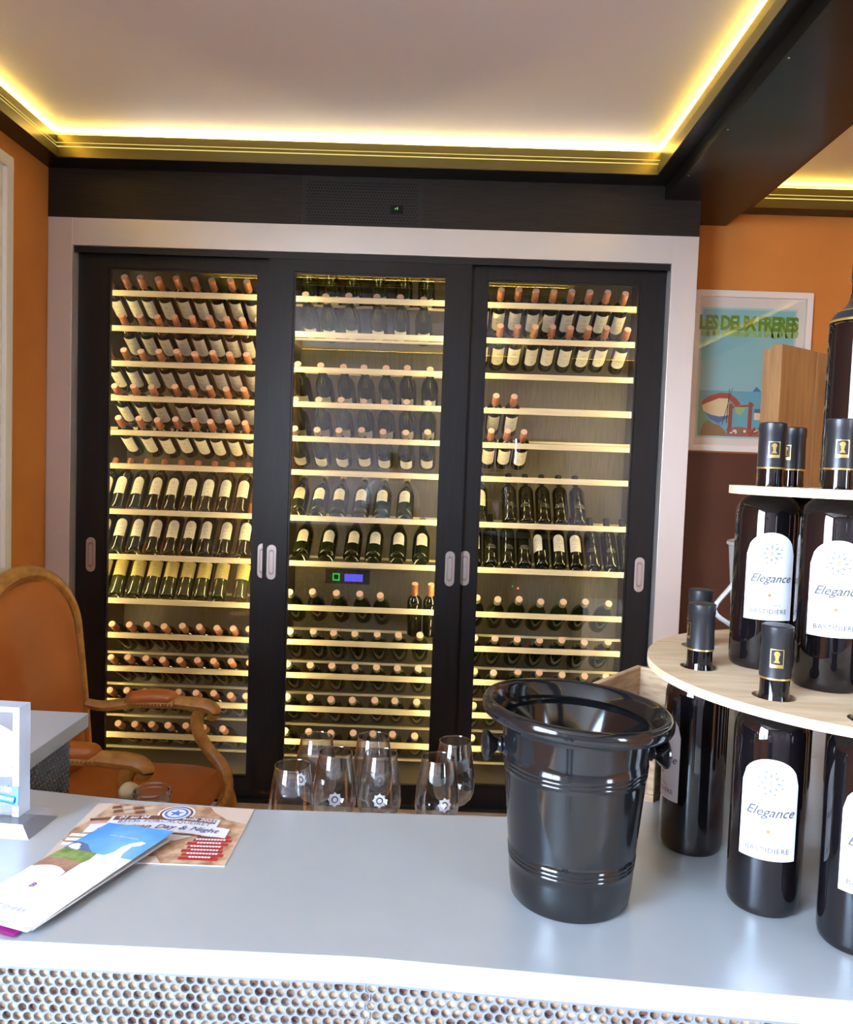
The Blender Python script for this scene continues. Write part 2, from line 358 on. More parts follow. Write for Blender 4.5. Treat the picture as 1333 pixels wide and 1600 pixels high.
# outside
struct(MB().box((1.14, YR - 0.008, 0), (XR, YR, 1.752)).build('dark_lower_sheet', 'dark_brown'))  # added dark brown sheet over the lower part of the wall
struct(mesh_obj('ground', [(-25, -30, -0.06), (25, -30, -0.06), (25, YF - 0.12, -0.06), (-25, YF - 0.12, -0.06)], [(0, 1, 2, 3)], 'paving'))
struct(mesh_obj('ground_side', [(-25, YF - 0.12, -0.06), (XL - 0.12, YF - 0.12, -0.06), (XL - 0.12, 9, -0.06), (-25, 9, -0.06)], [(0, 1, 2, 3)], 'paving'))
struct(mesh_obj('ground_side', [(XR + 0.12, YF - 0.12, -0.06), (25, YF - 0.12, -0.06), (25, 9, -0.06), (XR + 0.12, 9, -0.06)], [(0, 1, 2, 3)], 'paving'))

# cornice: soffit, moulding, light strip round the ceiling recesses
SOF = 2.93
def cove(n, x0, x1, y0, y1, soff):
    """recess x0..x1, y0..y1 (inner edge of the moulding); soff = outward widths (left, right, near, far)"""
    l, r, a, b = soff
    ox0, ox1, oy0, oy1 = x0 - l, x1 + r, y0 - a, y1 + b
    m_ = MB()
    def frame(ax0, ax1, ay0, ay1, bx0, bx1, by0, by1, z0, z1):   # ring between outer a and inner b
        for q in ([(ax0, ay0), (ax1, ay0), (bx1, by0), (bx0, by0)], [(ax1, ay0), (ax1, ay1), (bx1, by1), (bx1, by0)], [(ax1, ay1), (ax0, ay1), (bx0, by1), (bx1, by1)], [(ax0, ay1), (ax0, ay0), (bx0, by0), (bx0, by1)]): m_.prism(q, z0, z1)
    frame(ox0, ox1, oy0, oy1, x0 - 0.004, x1 + 0.004, y0 - 0.004, y1 + 0.004, SOF, SOF + 0.045)
    frame(ox0, ox1, oy0, oy1, x0 - 0.022, x1 + 0.022, y0 - 0.022, y1 + 0.022, SOF + 0.045, SOF + 0.10)
    root = m_.build('trim_%d' % n, 'dark_lacquer'); struct(root)
    def ring(name, matn, i0, i1, z0, z1):
        nonlocal m_
        m_ = MB(); frame(x0 - i1, x1 + i1, y0 - i1, y1 + i1, x0 - i0, x1 + i0, y0 - i0, y1 + i0, z0, z1)
        return m_.build(name, matn, root)
    ring('gilded_band', 'bronze_trim', 0.0, 0.004, SOF + 0.002, SOF + 0.045)
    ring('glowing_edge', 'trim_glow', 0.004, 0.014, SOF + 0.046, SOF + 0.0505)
    ring('moulding', 'bronze_trim', 0.010, 0.022, SOF + 0.051, SOF + 0.066)
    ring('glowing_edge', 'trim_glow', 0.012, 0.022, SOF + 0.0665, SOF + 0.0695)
    ring('moulding', 'bronze_trim', 0.014, 0.022, SOF + 0.070, SOF + 0.104)
    ring('light_strip', 'cove_led', 0.026, 0.042, SOF + 0.104, SOF + 0.109)
    return root
YC = 3.57
cove(1, -1.726, 0.905, 1.35, YC, (0.104, 0.07, 0.30, 0.20))
cove(2, -1.726, 0.905, -2.4, 0.75, (0.104, 0.07, 0.5, 0.30))
cove(3, 1.47, 2.78, -2.4, YR - 0.10, (0.094, 0.12, 0.5, 0.10))
beam = struct(MB().box((0.975, -2.9, 2.87), (1.376, YR, ZC)).build('trim_4', 'dark_lacquer'))
for y in (1.9, 2.45, 2.95, 3.4):
    MB().lathe([(0.0001, 2.868), (0.004, 2.868), (0.004, 2.871)], 8, Matrix.Translation((0.99, y, 0))).build('screw', 'handle_metal', beam)

# ------------------------------------------------------------------ wine cabinet
cab = thing('wine_cabinet', 'built-in wine cabinet with three black sliding glass doors and aluminium surround', 'wine cabinet', (0, 0, 0))
MB().box((-1.829, YB, 0), (-1.716, YB + 0.10, 2.711)).build('side_surround', 'brushed_aluminium', cab, bevel=0.0015)
MB().box((1.022, YB, 0), (1.14, YR, 2.711)).build('side_surround', 'brushed_aluminium', cab, bevel=0.0015)
MB().box((-1.716, YB + 0.002, 2.588), (1.022, YB + 0.10, 2.711)).build('top_surround', 'brushed_aluminium', cab)
fas = MB().box((-1.829, YB, 2.712), (-0.665, YB + 0.10, SOF)).box((-0.120, YB, 2.712), (1.14, YR, SOF)).build('fascia_panel', 'fascia_wood', cab)
vent = MB().box((-0.6648, YB + 0.003, 2.712), (-0.1202, YB + 0.06, SOF)).build('vent_grille', 'vent_metal', cab)
hv = MB()
for i in range(36):
    for j in range(14):
        x = -0.640 + i * 0.0140 + (0.007 if j % 2 else 0); z = 2.728 + j * 0.0135
        hv.lathe([(0.0001, 0), (0.0042, 0)], 6, Matrix.Translation((x, YB + 0.0025, z)) @ Matrix.Rotation(pi / 2, 4, 'X'))
MATS['vent_hole'] = mat('vent_hole', (0.002, 0.002, 0.002), 0.9)
hv.build('perforation', 'vent_hole', vent)['kind'] = 'stuff'
MB().box((-0.262, YB - 0.004, 2.772), (-0.205, YB + 0.0024, 2.808)).build('sensor_plate', 'vent_hole', vent)
MB().sphere((-0.240, YB - 0.004, 2.792), 0.004).build('sensor_light', 'green_led', vent)
MB().sphere((-0.231, YB - 0.004, 2.794), 0.0045, sc=(0.7, 1, 1.6)).build('sensor_light', 'white_frame', vent)
MB().box((-1.716, YB + 0.02, 0.0), (1.022, YB + 0.10, 0.018)).build('bottom_track', 'black_metal', cab)
MB().box((-1.716, YB + 0.018, 2.560), (1.022, YB + 0.0205, 2.587)).box((-1.716, 3.7985, 2.53), (1.022, 3.8, 2.70)).build('top_track_baffle', 'black_metal', cab)  # rear strip added to stop cabinet light leaking over the doors

BAYS = {'L': (-1.71, -0.80), 'C': (-0.77, 0.075), 'R': (0.115, 1.0)}
YBACK = 4.36
for k, (a, b) in BAYS.items():
    MB().box((a - 0.012, YBACK, 0.02), (b + 0.012, YBACK + 0.02, 2.66)).build('back_panel', 'interior_wood', cab)
    MB().box((a - 0.014, 3.80, 0.02), (a, YBACK, 2.66)).build('bay_side', 'interior_wood', cab)
    MB().box((b, 3.80, 0.02), (b + 0.014, YBACK, 2.66)).build('bay_side', 'interior_wood', cab)
    MB().box((a, 3.80, 0.02), (b, YBACK, 0.05)).build('bay_floor', 'interior_wood', cab)
    MB().box((a, 3.80, 2.64), (b, YBACK, 2.66)).build('bay_roof', 'interior_wood', cab)
    for x in (a + 0.004, b - 0.012):
        MB().box((x, 3.805, 0.12), (x + 0.008, 3.817, 2.50)).build('light_strip', 'cabinet_led', cab)

# sliding doors
def door(x0, x1, gx0, gx1, y, handles):
    z0, z1, g0, g1 = 0.02, 2.578, 0.105, 2.505
    d = MB().box((x0, y, z0), (gx0, y + 0.035, z1)).box((gx1, y, z0), (x1, y + 0.035, z1)).box((gx0, y, z0), (gx1, y + 0.035, g0)).box((gx0, y, g1), (gx1, y + 0.035, z1)).build('door', 'cabinet_wood', cab)
    e = 0.008
    MB().box((gx0 - 0.002, y + 0.006, g0), (gx0 + e, y + 0.03, g1)).box((gx1 - e, y + 0.006, g0), (gx1 + 0.002, y + 0.03, g1)).box((gx0 + e, y + 0.006, g0 - 0.002), (gx1 - e, y + 0.03, g0 + e)).box((gx0 + e, y + 0.006, g1 - e), (gx1 - e, y + 0.03, g1 + 0.002)).build('glazing_bead', 'cabinet_wood', d)
    mesh_obj('glass_pane', [(gx0 + e, y + 0.016, g0 + e), (gx1 - e, y + 0.016, g0 + e), (gx1 - e, y + 0.016, g1 - e), (gx0 + e, y + 0.016, g1 - e)], [(0, 1, 2, 3)], 'door_glass', d)
    for hx in handles:
        def stad(w, h, n=8):
            r = w / 2; return [(r * cos(a), (h / 2 - r) + r * sin(a)) for a in [pi * i / n for i in range(n + 1)]] + [(-r * cos(a), -(h / 2 - r) - r * sin(a)) for a in [pi * i / n for i in range(n + 1)]]
        T = Matrix.Translation((hx, y, 1.157)) @ Matrix.Rotation(pi / 2, 4, 'X')
        h = MB().prism(stad(0.045, 0.165), -0.001, 0.003, T).build('handle', 'handle_metal', d, bevel=0.001)
        MB().prism(stad(0.026, 0.120), 0.003, 0.0036, T).build('handle_recess', 'handle_recess', d)
        MB().prism(stad(0.017, 0.100), 0.0036, 0.0046, T).build('handle_recess', 'handle_metal', d)
    return d
door(-1.712, -0.775, -1.574, -0.870, 3.762, (-1.640, -0.822))
door(0.095, 1.018, 0.192, 0.902, 3.762, (0.138, 0.960))
door(-0.813, 0.118, -0.699, 0.007, 3.722, (-0.770, 0.067))

# shelves: front lip, rear rail, side rods
ZS = [2.581, 2.412, 2.244, 2.076, 1.9095, 1.744, 1.581, 1.359, 1.1375, 0.920, 0.7495, 0.584, 0.4186, 0.2513]   # index 0 = above the glass
LY0, LY1 = 3.870, 3.886
for k, (a, b) in BAYS.items():
    def sloped_shelf(ry, rz, z):
        m1 = MB().box((a + 0.002, LY0, -0.013), (b - 0.002, LY1, 0.013)).box((a + 0.002, ry, rz - 0.012), (b - 0.002, ry + 0.015, rz)).box((a + 0.002, LY1, -0.01), (a + 0.008, ry, 0.0)).box((b - 0.008, LY1, -0.01), (b - 0.002, ry, 0.0))
        return m1.build('shelf', 'shelf_wood', cab, loc=(0, 0, z), bevel=0.0015, segs=1)
    sloped_shelf(4.085, -0.152 if k == 'C' else -0.131, ZS[0])
    upper_sh = lower_sh = None
    m2 = MB().box((a + 0.002, LY0, -0.013), (b - 0.002, LY1, 0.013)).box((a + 0.002, 4.176, -0.006), (b - 0.002, 4.190, 0.006)).box((a + 0.002, LY1, -0.01), (a + 0.010, 4.165, 0.0)).box((b - 0.010, LY1, -0.01), (b - 0.002, 4.165, 0.0))
    level = None
    for i in range(1, 14):
        if i in (6, 7, 8, 9) and not (i == 9 and k != 'L'):
            if level is None: level = m2.build('shelf', 'shelf_wood', cab, loc=(0, 0, ZS[i]), bevel=0.0015, segs=1)
            else: inst('shelf', level, cab, (0, 0, ZS[i]))
        elif i == 5: sloped_shelf(4.142, -0.150, ZS[i])
        elif i < 5:
            if upper_sh is None: upper_sh = sloped_shelf(4.085, -0.152 if k == 'C' else -0.131, ZS[i])
            else: inst('shelf', upper_sh, cab, (0, 0, ZS[i]))
        else:
            if lower_sh is None: lower_sh = sloped_shelf(4.085, -0.131 if k == 'L' else -0.142, ZS[i])
            else: inst('shelf', lower_sh, cab, (0, 0, ZS[i]))
# added glowing patch and outline in middle bay, status lamps in right one
cp = MB().box((-0.60, 4.345, 0.975), (-0.36, 4.360, 1.055)).build('dark_plate', 'vent_metal', cab)
MB().box((-0.495, 4.340, 0.990), (-0.395, 4.345, 1.030)).build('blue_glow_patch', 'blue_glow', cp)
g = MB()
for q in (((-0.560, 0.992), (-0.522, 0.998)), ((-0.560, 1.026), (-0.522, 1.032)), ((-0.560, 0.998), (-0.554, 1.026)), ((-0.528, 0.998), (-0.522, 1.026))): g.box((q[0][0], 4.340, q[0][1]), (q[1][0], 4.345, q[1][1]))
g.build('green_glow_outline', 'green_led', cp)
MB().sphere((0.455, 4.352, 0.985), 0.006).build('status_lamp', 'red_led', cab)
MB().sphere((0.425, 4.352, 0.995), 0.004).build('status_lamp', 'green_led', cab)

# ------------------------------------------------------------------ bottles
PROF_BDX = [(0.0001, 0.014), (0.018, 0.010), (0.030, 0.003), (0.0335, 0.0), (0.0362, 0.003), (0.0373, 0.010), (0.0373, 0.186), (0.0369, 0.195), (0.0352, 0.204), (0.0312, 0.2125), (0.0258, 0.2195), (0.0208, 0.226), (0.0172, 0.233), (0.0153, 0.241), (0.0146, 0.252), (0.0140, 0.286), (0.0152, 0.288), (0.0152, 0.298), (0.013, 0.300), (0.0001, 0.300)]
PROF_BIG = [(0.0001, 0.016), (0.022, 0.011), (0.034, 0.003), (0.039, 0.0), (0.0425, 0.004), (0.0435, 0.012), (0.0435, 0.135), (0.0428, 0.150), (0.0405, 0.167), (0.0362, 0.185), (0.0300, 0.204), (0.0235, 0.223), (0.0185, 0.240), (0.0160, 0.256), (0.0150, 0.275), (0.0150, 0.288), (0.0163, 0.290), (0.0163, 0.300), (0.014, 0.302), (0.0001, 0.302)]
def lathe_mesh(name, prof, mats, seg=28):
    o = MB().lathe(prof, seg).build(name, mats, smooth=True); me = o.data; bpy.data.objects.remove(o); return me
def cap_mesh(name, z0, z1, r0, r1, mats, seg=20):
    b = MB(); b.lathe([(r0, z0), (r0 + 0.0005, z0 + 0.0005), (r1, z1 - 0.014), (r1 + 0.0008, z1 - 0.012), (r1 + 0.0008, z1 - 0.0012), (r1 - 0.0008, z1)], seg)
    b.cur = 1; b.lathe([(r1 - 0.0008, z1), (r1 - 0.003, z1 + 0.0002), (0.0001, z1 + 0.0002)], seg)
    o = b.build(name, mats, smooth=True); me = o.data; bpy.data.objects.remove(o); return me
def wrap(r):   # label plane (x to the right, y up) -> front (-Y) side of a bottle
    return lambda x, y: (r * sin(x / r), -r * cos(x / r), y)
def label_mesh(name, r, w, z0, z1, mats, arch=0.0, corner=0.0, marks=True):
    b = MB(); n = 16; rows = 3; wr = wrap(r + 0.0006)
    def top(u):
        if not arch: return z1 - (0.003 if abs(u) > 0.95 else 0)
        return z1 - arch * (1 - math.sqrt(max(0, 1 - u * u)))
    def bot(u): return z0 + corner * (1 - math.sqrt(max(0, 1 - abs(u) ** 3)))
    b.grid(lambda s, t: wr((s * 2 - 1) * w / 2, bot(s * 2 - 1) * (1 - t) + top(s * 2 - 1) * t), n, rows)
    if marks:
        b.cur = 1; w2 = wrap(r + 0.0009); h = z1 - z0
        def bar(x0, x1, y0, y1):
            for i in range(4):
                a = x0 + (x1 - x0) * i / 4; c = x0 + (x1 - x0) * (i + 1) / 4
                b.face([w2(a, y0), w2(c, y0), w2(c, y1), w2(a, y1)])
        yc = z0 + h * 0.70
        for i in range(10):
            a = 2 * pi * i / 10; c = 2 * pi * (i + 1) / 10; R0, R1 = 0.0062, 0.0082
            b.face([w2(R0 * cos(a), yc + R0 * sin(a)), w2(R1 * cos(a), yc + R1 * sin(a)), w2(R1 * cos(c), yc + R1 * sin(c)), w2(R0 * cos(c), yc + R0 * sin(c))])
        bar(-0.017, 0.017, z0 + h * 0.44, z0 + h * 0.455); bar(-0.003, 0.003, z0 + h * 0.23, z0 + h * 0.275)
    o = b.build(name, mats, smooth=True, fix=False); me = o.data; bpy.data.objects.remove(o); return me
G_BDX = lathe_mesh('bottle_body', PROF_BDX, 'bottle_glass'); G_BIG = lathe_mesh('bottle_body', PROF_BIG, 'green_glass'); G_WHT = lathe_mesh('bottle_body', PROF_BDX, 'white_wine_glass')
K_COP = cap_mesh('capsule', 0.236, 0.3015, 0.0166, 0.0158, ['copper_foil', 'copper_top']); K_BIG = cap_mesh('capsule', 0.262, 0.3035, 0.0164, 0.0168, ['pale_foil', 'copper_top'])
K_DRK = cap_mesh('capsule', 0.236, 0.3015, 0.0166, 0.0158, ['black_foil', 'black_foil'])
LB_T = label_mesh('label', 0.0373, 0.066, 0.052, 0.172, ['cream_label', 'label_print'], corner=0.012)
LB_A = label_mesh('label', 0.0373, 0.058, 0.074, 0.172, ['cream_label', 'label_print'], arch=0.026)
LB_Y = label_mesh('label', 0.0373, 0.078, 0.098, 0.184, ['yellow_label', 'label_gold_print'])
LB_BIG = label_mesh('label', 0.0435, 0.066, 0.030, 0.098, ['cream_label', 'label_print'], corner=0.012)
LB_BIGA = label_mesh('label', 0.0435, 0.056, 0.066, 0.150, ['cream_label', 'label_print'], arch=0.026)
def bands():
    b = MB(); r = 0.0377
    for z, s in ((0.080, 0.8), (0.086, 1.0), (0.093, 0.85), (0.099, 0.6)):
        w = wrap(r)
        for i in range(8):
            a = (i / 8 - 0.5) * 0.052 * s; c = ((i + 1) / 8 - 0.5) * 0.052 * s; h = 0.0012
            b.face([w(a, z), w(c, z), w(c, z + h), w(a, z + h)])
    o = b.build('embossed_band', 'etched_band', fix=False); me = o.data; bpy.data.objects.remove(o); return me
EMB = bands()
BAYNAME = {'L': 'left', 'C': 'middle', 'R': 'right'}
TILT = RAD(31)
def put_bottle(x, zlip, pose, glass, cap, label, lab, group, roll=0.0, dy=0.0, dz=0.0):
    big = glass is G_BIG; H = 0.302 if big else 0.300; r = 0.0435 if big else 0.0373
    if pose == 'neck':          # neck towards the viewer and up
        a = TILT; yc, zc = 3.858 + dy, zlip + 0.060 + dz
        base = Vector((x, yc + H * cos(a), zc - H * sin(a))); rx = pi / 2 - a; rot = (rx, 0, 0)     # +Z axis -> (0,-cos a,sin a)
    elif pose == 'stand':
        a = RAD(64); yc, zc = 3.895, zlip + 0.135
        base = Vector((x, yc + H * cos(a), zc - H * sin(a))); rot = (pi / 2 - a, 0, 0)
    else:                        # foot towards the viewer, leaning back
        e = RAD(38) if big else (RAD(51) if x > 0.1 else RAD(55)); sc = 1.0; base = Vector((x, 3.893 + sc * r * sin(e), zlip + sc * r * cos(e) - (0.014 if abs(zlip - 1.359) < 0.01 else 0.004))); rot = (-(pi / 2 - e), 0, 0)
    root = thing('wine_bottle', lab, 'bottle', base, rot, group)
    inst('bottle_body', glass, root)
    if cap: inst('capsule', cap, root)
    if label: inst('label', label, root, rot=(0, 0, roll))
    return root
ROWS = [
 ('L', 1, 'neck', [-1.622, -1.536, -1.459, -1.373, -1.286, -1.203, -1.119, -1.028, -0.949]),
 ('L', 2, 'neck', [-1.548, -1.461, -1.376, -1.293, -1.208, -1.125, -1.044, -0.969, -0.893]),
 ('L', 3, 'neck', [-1.615, -1.535, -1.452, -1.365, -1.28, -1.194, -1.107, -1.027, -0.942]),
 ('L', 4, 'neck', [-1.577, -1.485, -1.398, -1.286, -1.203, -1.119, -1.036, -0.952, -0.876]),
 ('L', 5, 'neck', [-1.558, -1.458, -1.369, -1.28, -1.188, -1.109, -1.023, -0.942, -0.866]),
 ('L', 7, 'foot', [-1.660, -1.583, -1.496, -1.407, -1.321, -1.235, -1.149, -1.06, -0.974]),
 ('L', 8, 'foot', [-1.660, -1.583, -1.496, -1.407, -1.32, -1.232, -1.148, -1.052, -0.957]),
 ('L', 9, 'foot', [-1.666, -1.583, -1.495, -1.411, -1.327, -1.244, -1.161, -1.073, -0.968]),
 ('L', 10, 'neck', [-1.574, -1.489, -1.4, -1.315, -1.227, -1.145, -1.057, -0.978, -0.90]),
 ('L', 11, 'neck', [-1.575, -1.492, -1.404, -1.321, -1.237, -1.151, -1.071, -0.984, -0.893]),
 ('L', 12, 'neck', [-1.579, -1.495, -1.408, -1.322, -1.24, -1.153, -1.068, -0.984, -0.907]),
 ('L', 13, 'neck', [-1.537, -1.454, -1.372, -1.289, -1.202, -1.113, -1.018]),
 ('C', 0, 'neck', [-0.679, -0.569, -0.463, -0.331, -0.206, -0.094]),
 ('C', 1, 'neck', [-0.675, -0.577, -0.465, -0.329, -0.216, -0.103]),
 ('C', 3, 'neck', [-0.703, -0.592, -0.481, -0.381, -0.274, -0.171, -0.06]),
 ('C', 4, 'neck', [-0.709, -0.596, -0.487, -0.378, -0.274, -0.168, -0.064]),
 ('C', 5, 'neck', [-0.71, -0.601, -0.493, -0.384, -0.279, -0.168, -0.062]),
 ('C', 7, 'foot', [-0.691, -0.59, -0.491, -0.38, -0.276, -0.162]),
 ('C', 8, 'foot', [-0.666, -0.54, -0.416, -0.309, -0.189, -0.075]),
 ('C', 9, 'neck', [-0.707, -0.596, -0.479, -0.364, -0.264]),
 ('C', 9, 'stand', [-0.097, -0.018]),
 ('C', 10, 'neck', [-0.7, -0.586, -0.487, -0.382, -0.273, -0.169, -0.064]),
 ('C', 11, 'neck', [-0.707, -0.597, -0.49, -0.377, -0.271, -0.169, -0.067]),
 ('C', 12, 'neck', [-0.704, -0.595, -0.49, -0.385, -0.275, -0.176, -0.069]),
 ('C', 13, 'neck', [-0.711, -0.595, -0.486, -0.375, -0.278, -0.182, -0.073]),
 ('R', 1, 'neck', [0.186, 0.266, 0.349, 0.431, 0.516, 0.601, 0.687, 0.77, 0.855]),
 ('R', 2, 'neck', [0.190, 0.269, 0.351, 0.434, 0.517, 0.602, 0.688, 0.773, 0.872]),
 ('R', 4, 'neck', [0.180, 0.262, 0.348]),
 ('R', 5, 'neck', [0.166, 0.245, 0.323, 0.401]),
 ('R', 7, 'foot', [0.211, 0.356, 0.441, 0.524, 0.611, 0.696]),
 ('R', 8, 'foot', [0.190, 0.271, 0.355, 0.437, 0.524, 0.608, 0.693, 0.78, 0.864, 0.945]),
 ('R', 9, 'neck', [0.208, 0.309, 0.413, 0.518, 0.627, 0.734, 0.847]),
 ('R', 10, 'neck', [0.204, 0.303, 0.412, 0.521, 0.628, 0.738, 0.852]),
 ('R', 11, 'neck', [0.21, 0.302, 0.423, 0.526, 0.638, 0.747, 0.85]),
 ('R', 12, 'neck', [0.21, 0.308, 0.418, 0.527, 0.639, 0.746, 0.855]),
 ('R', 13, 'neck', [0.208, 0.305, 0.415, 0.525, 0.637, 0.747, 0.856]),
]
for bay, sh, pose, xs in ROWS:
    shelf = 'topmost, half hidden' if sh == 0 else ('top' if sh == 1 else ORD[sh - 1])
    place = '%s shelf behind %s cabinet door' % (shelf, BAYNAME[bay])
    grp = 'bottles on %s' % place
    upper = sh <= 5
    for i, x in enumerate(xs):
        nth = ORD[i] + ' from left'
        roll = random.uniform(-0.12, 0.12); dz = random.uniform(-0.004, 0.004); dy = random.uniform(-0.006, 0.004)
        if pose == 'stand':
            put_bottle(x, ZS[sh], 'stand', G_BDX, K_COP, None, '%s raised copper-capped bottle at right end of %s' % ('left' if i == 0 else 'right', place), grp); continue
        if bay in 'L' and pose == 'neck':
            lab = 'dark bottle with copper capsule, %s, %s' % (nth, place)
            put_bottle(x, ZS[sh], 'neck', G_BDX, K_COP, LB_T if upper else None, lab, grp, roll, dy, dz + (0.012 if sh == 1 else (0.009 if sh == 5 else 0)))
        elif bay == 'R' and pose == 'neck' and upper:
            put_bottle(x, ZS[sh], 'neck', G_BDX, K_COP, LB_T, 'cream-labelled bottle with copper capsule, %s, %s' % (nth, place), grp, roll, dy, dz + 0.01)
        elif pose == 'neck':
            lo = not upper
            put_bottle(x, ZS[sh], 'neck', G_BIG, K_BIG, None if lo else LB_BIG, 'round-shouldered bottle with pale cap, %s, %s' % (nth, place), grp, roll, dy + (0.012 if lo else 0.048), dz + (-0.004 if lo else (-0.010 if sh == 5 else -0.034)) + (0.022 if sh == 9 else 0))
        elif bay == 'L':
            if sh == 9: put_bottle(x, ZS[sh], 'foot', G_WHT, K_COP, LB_Y, 'leaning bottle with yellow label, %s, %s' % (nth, place), grp, roll)
            else: put_bottle(x, ZS[sh], 'foot', G_BDX, K_COP, LB_A, 'leaning bottle with arched cream label, %s, %s' % (nth, place), grp, roll)
        elif bay == 'C':
            put_bottle(x, ZS[sh], 'foot', G_BIG, K_BIG, LB_BIGA, 'leaning bottle with arched pale label, %s, %s' % (nth, place), grp, roll)
        else:
            lbl = (sh == 7 and i == 0) or (sh == 8 and i in (0, 4, 5, 6))
            if lbl: put_bottle(x, ZS[sh], 'foot', G_BDX, K_DRK, LB_A, 'leaning dark bottle with arched label, %s, %s' % (nth, place), grp, -0.75 if (sh == 8 and i == 4) else roll)
            else:
                r_ = put_bottle(x, ZS[sh], 'foot', G_BDX, K_DRK, None, 'leaning dark bottle with embossed rings, %s, %s' % (nth, place), grp)
                inst('embossed_band', EMB, r_, rot=(0, 0, roll * 3))
# ------------------------------------------------------------------ bar counter
CZ = 1.167
ctr = thing('bar_counter', 'zinc-topped bar counter clad in perforated metal with a return at left', 'bar counter', (0, 0, 0))
TOP = [(-1.35, 0.722), (-0.05, 0.7155), (0.379, 0.683), (1.1, 0.6284), (1.1, 1.80), (0.52, 1.80), (0.335, 1.38), (0.205, 1.21), (0.205, 1.033), (0.104, 1.031), (-0.09, 1.026), (-0.224, 1.023), (-0.389, 1.035), (-0.452, 1.043), (-0.605, 1.066), (-0.605, 1.388), (-1.35, 1.41)]
MB().prism(TOP, CZ - 0.025, CZ).build('zinc_top', 'zinc', ctr, bevel=0.0012, segs=2)
def perf_sheet(name, p0, p1, ztop, rows, inward, parent):
    """hexagonal grid of round holes between p0 and p1 (plan points), going down from ztop"""
    p0, p1 = Vector((*p0, 0)), Vector((*p1, 0)); d = (p1 - p0); L = d.length; d.normalize(); n = Vector((*inward, 0)).normalized()
    P = 0.0099; H = P * 0.8660; R = 0.0042; K = 12; T = 0.0028
    b = MB(); cols = int(L / P)
    for j in range(rows):
        for i in range(cols):
            cx = (i + 0.5 + (0.5 if j % 2 else 0)) * P; cz = ztop - (j + 0.5) * H
            hexr = P / math.sqrt(3); base = len(b.v)
            for ring, dep in ((0, 0.0), (1, 0.0), (1, T)):
                for q in range(K):
                    a = 2 * pi * q / K + pi / 6
                    if ring == 0:
                        k = (a - pi / 6) % (pi / 3); rr = hexr * cos(pi / 6) / cos(k - pi / 6)
                    else: rr = R
                    v = p0 + d * (cx + rr * cos(a)) + n * dep; b.v.append((v.x, v.y, cz + rr * sin(a)))
            for r_ in (0, 1):
                for q in range(K):
                    w = (q + 1) % K; b.f.append((base + r_ * K + q, base + r_ * K + w, base + (r_ + 1) * K + w, base + (r_ + 1) * K + q)); b.mi.append(0)
    a_ = p0 - n * 0.0002; c_ = p1 - n * 0.0002; b.face([(a_.x, a_.y, ztop + 0.001), (c_.x, c_.y, ztop + 0.001), (c_.x, c_.y, ztop - 0.0016), (a_.x, a_.y, ztop - 0.0016)])
    o = b.build(name, 'perforated_steel', parent, fix=False)
    return o
for q0, q1 in (((-1.15, 0.7230), (-0.05, 0.7175)), ((-0.05, 0.7175), (0.94, 0.6425))):
    perf_sheet('perforated_panel', q0, q1, CZ - 0.0262, 26, (0.04, 1), ctr)['kind'] = 'stuff'
    MB().quadbox([(x, y + d, z) for z in (0, CZ - 0.0255) for x, y, d in ((*q0, 0.0038), (*q1, 0.0038), (*q1, 0.025), (*q0, 0.025))]).build('front_board', 'panel_backing', ctr)
pr = perf_sheet('perforated_panel', (-0.630, 1.08), (-0.630, 1.376), CZ - 0.0262, 40, (-1, 0), ctr); pr['kind'] = 'stuff'
MB().box((-0.66, 1.07, 0), (-0.6345, 1.378, CZ - 0.0255)).box((-1.3, 1.36, 0), (-0.66, 1.378, CZ - 0.0255)).build('return_board', 'panel_backing', ctr)
MB().prism([(0.235, 1.06), (1.08, 1.06), (1.08, 1.78), (0.54, 1.78), (0.355, 1.38), (0.235, 1.22)], 0, CZ - 0.0255).build('side_cupboard', 'cabinet_wood', ctr)
MB().box((-0.60, 1.045, 1.02), (0.232, 1.285, 1.0495)).box((-0.60, 1.05, 0.0), (0.232, 1.07, 1.02)).build('service_shelf', 'worktop', ctr)

# ------------------------------------------------------------------ spittoon bucket
SPX, SPY = 0.157, 0.846
spt = thing('spittoon_bucket', 'black plastic wine spittoon bucket with wide rim and two side knobs', 'spittoon', (SPX, SPY, CZ))
prof = [(0.0001, 0.004), (0.050, 0.004), (0.054, 0.0), (0.0605, 0.0), (0.0630, 0.003), (0.0655, 0.020), (0.0664, 0.034)]
def groove(z0, r0, r1, n=3):
    out = []
    for i in range(n):
        z = z0 + i * 0.0045; out += [(r0 + i * 0.0004, z), (r0 + 0.0007 + i * 0.0004, z + 0.0010), (r0 + 0.0007 + i * 0.0004, z + 0.0026), (r0 + 0.0001 + i * 0.0004, z + 0.0036)]
    return out
prof += groove(0.042, 0.0668, 0) + [(0.0682, 0.060), (0.0752, 0.136)] + groove(0.140, 0.0756, 0) + [(0.0775, 0.162), (0.0790, 0.186)]
MB().lathe(prof + [(0.0792, 0.190), (0.075, 0.191)], 64).build('bucket_body', 'black_plastic', spt, smooth=True)
MB().lathe([(0.076, -0.008), (0.0975, -0.0075), (0.1000, -0.0060), (0.1012, -0.0030), (0.1012, 0.0030), (0.1002, 0.0062), (0.0978, 0.0082), (0.0945, 0.0086), (0.0915, 0.0070), (0.0885, 0.0030), (0.0845, -0.0050), (0.0790, -0.016), (0.066, -0.052), (0.050, -0.096), (0.036, -0.126), (0.022, -0.140), (0.018, -0.152)], 72, Matrix.Translation((0, 0, 0.2005)) @ Matrix.Rotation(RAD(3.2), 4, 'Y')).build('funnel_rim', 'black_plastic', spt, smooth=True)
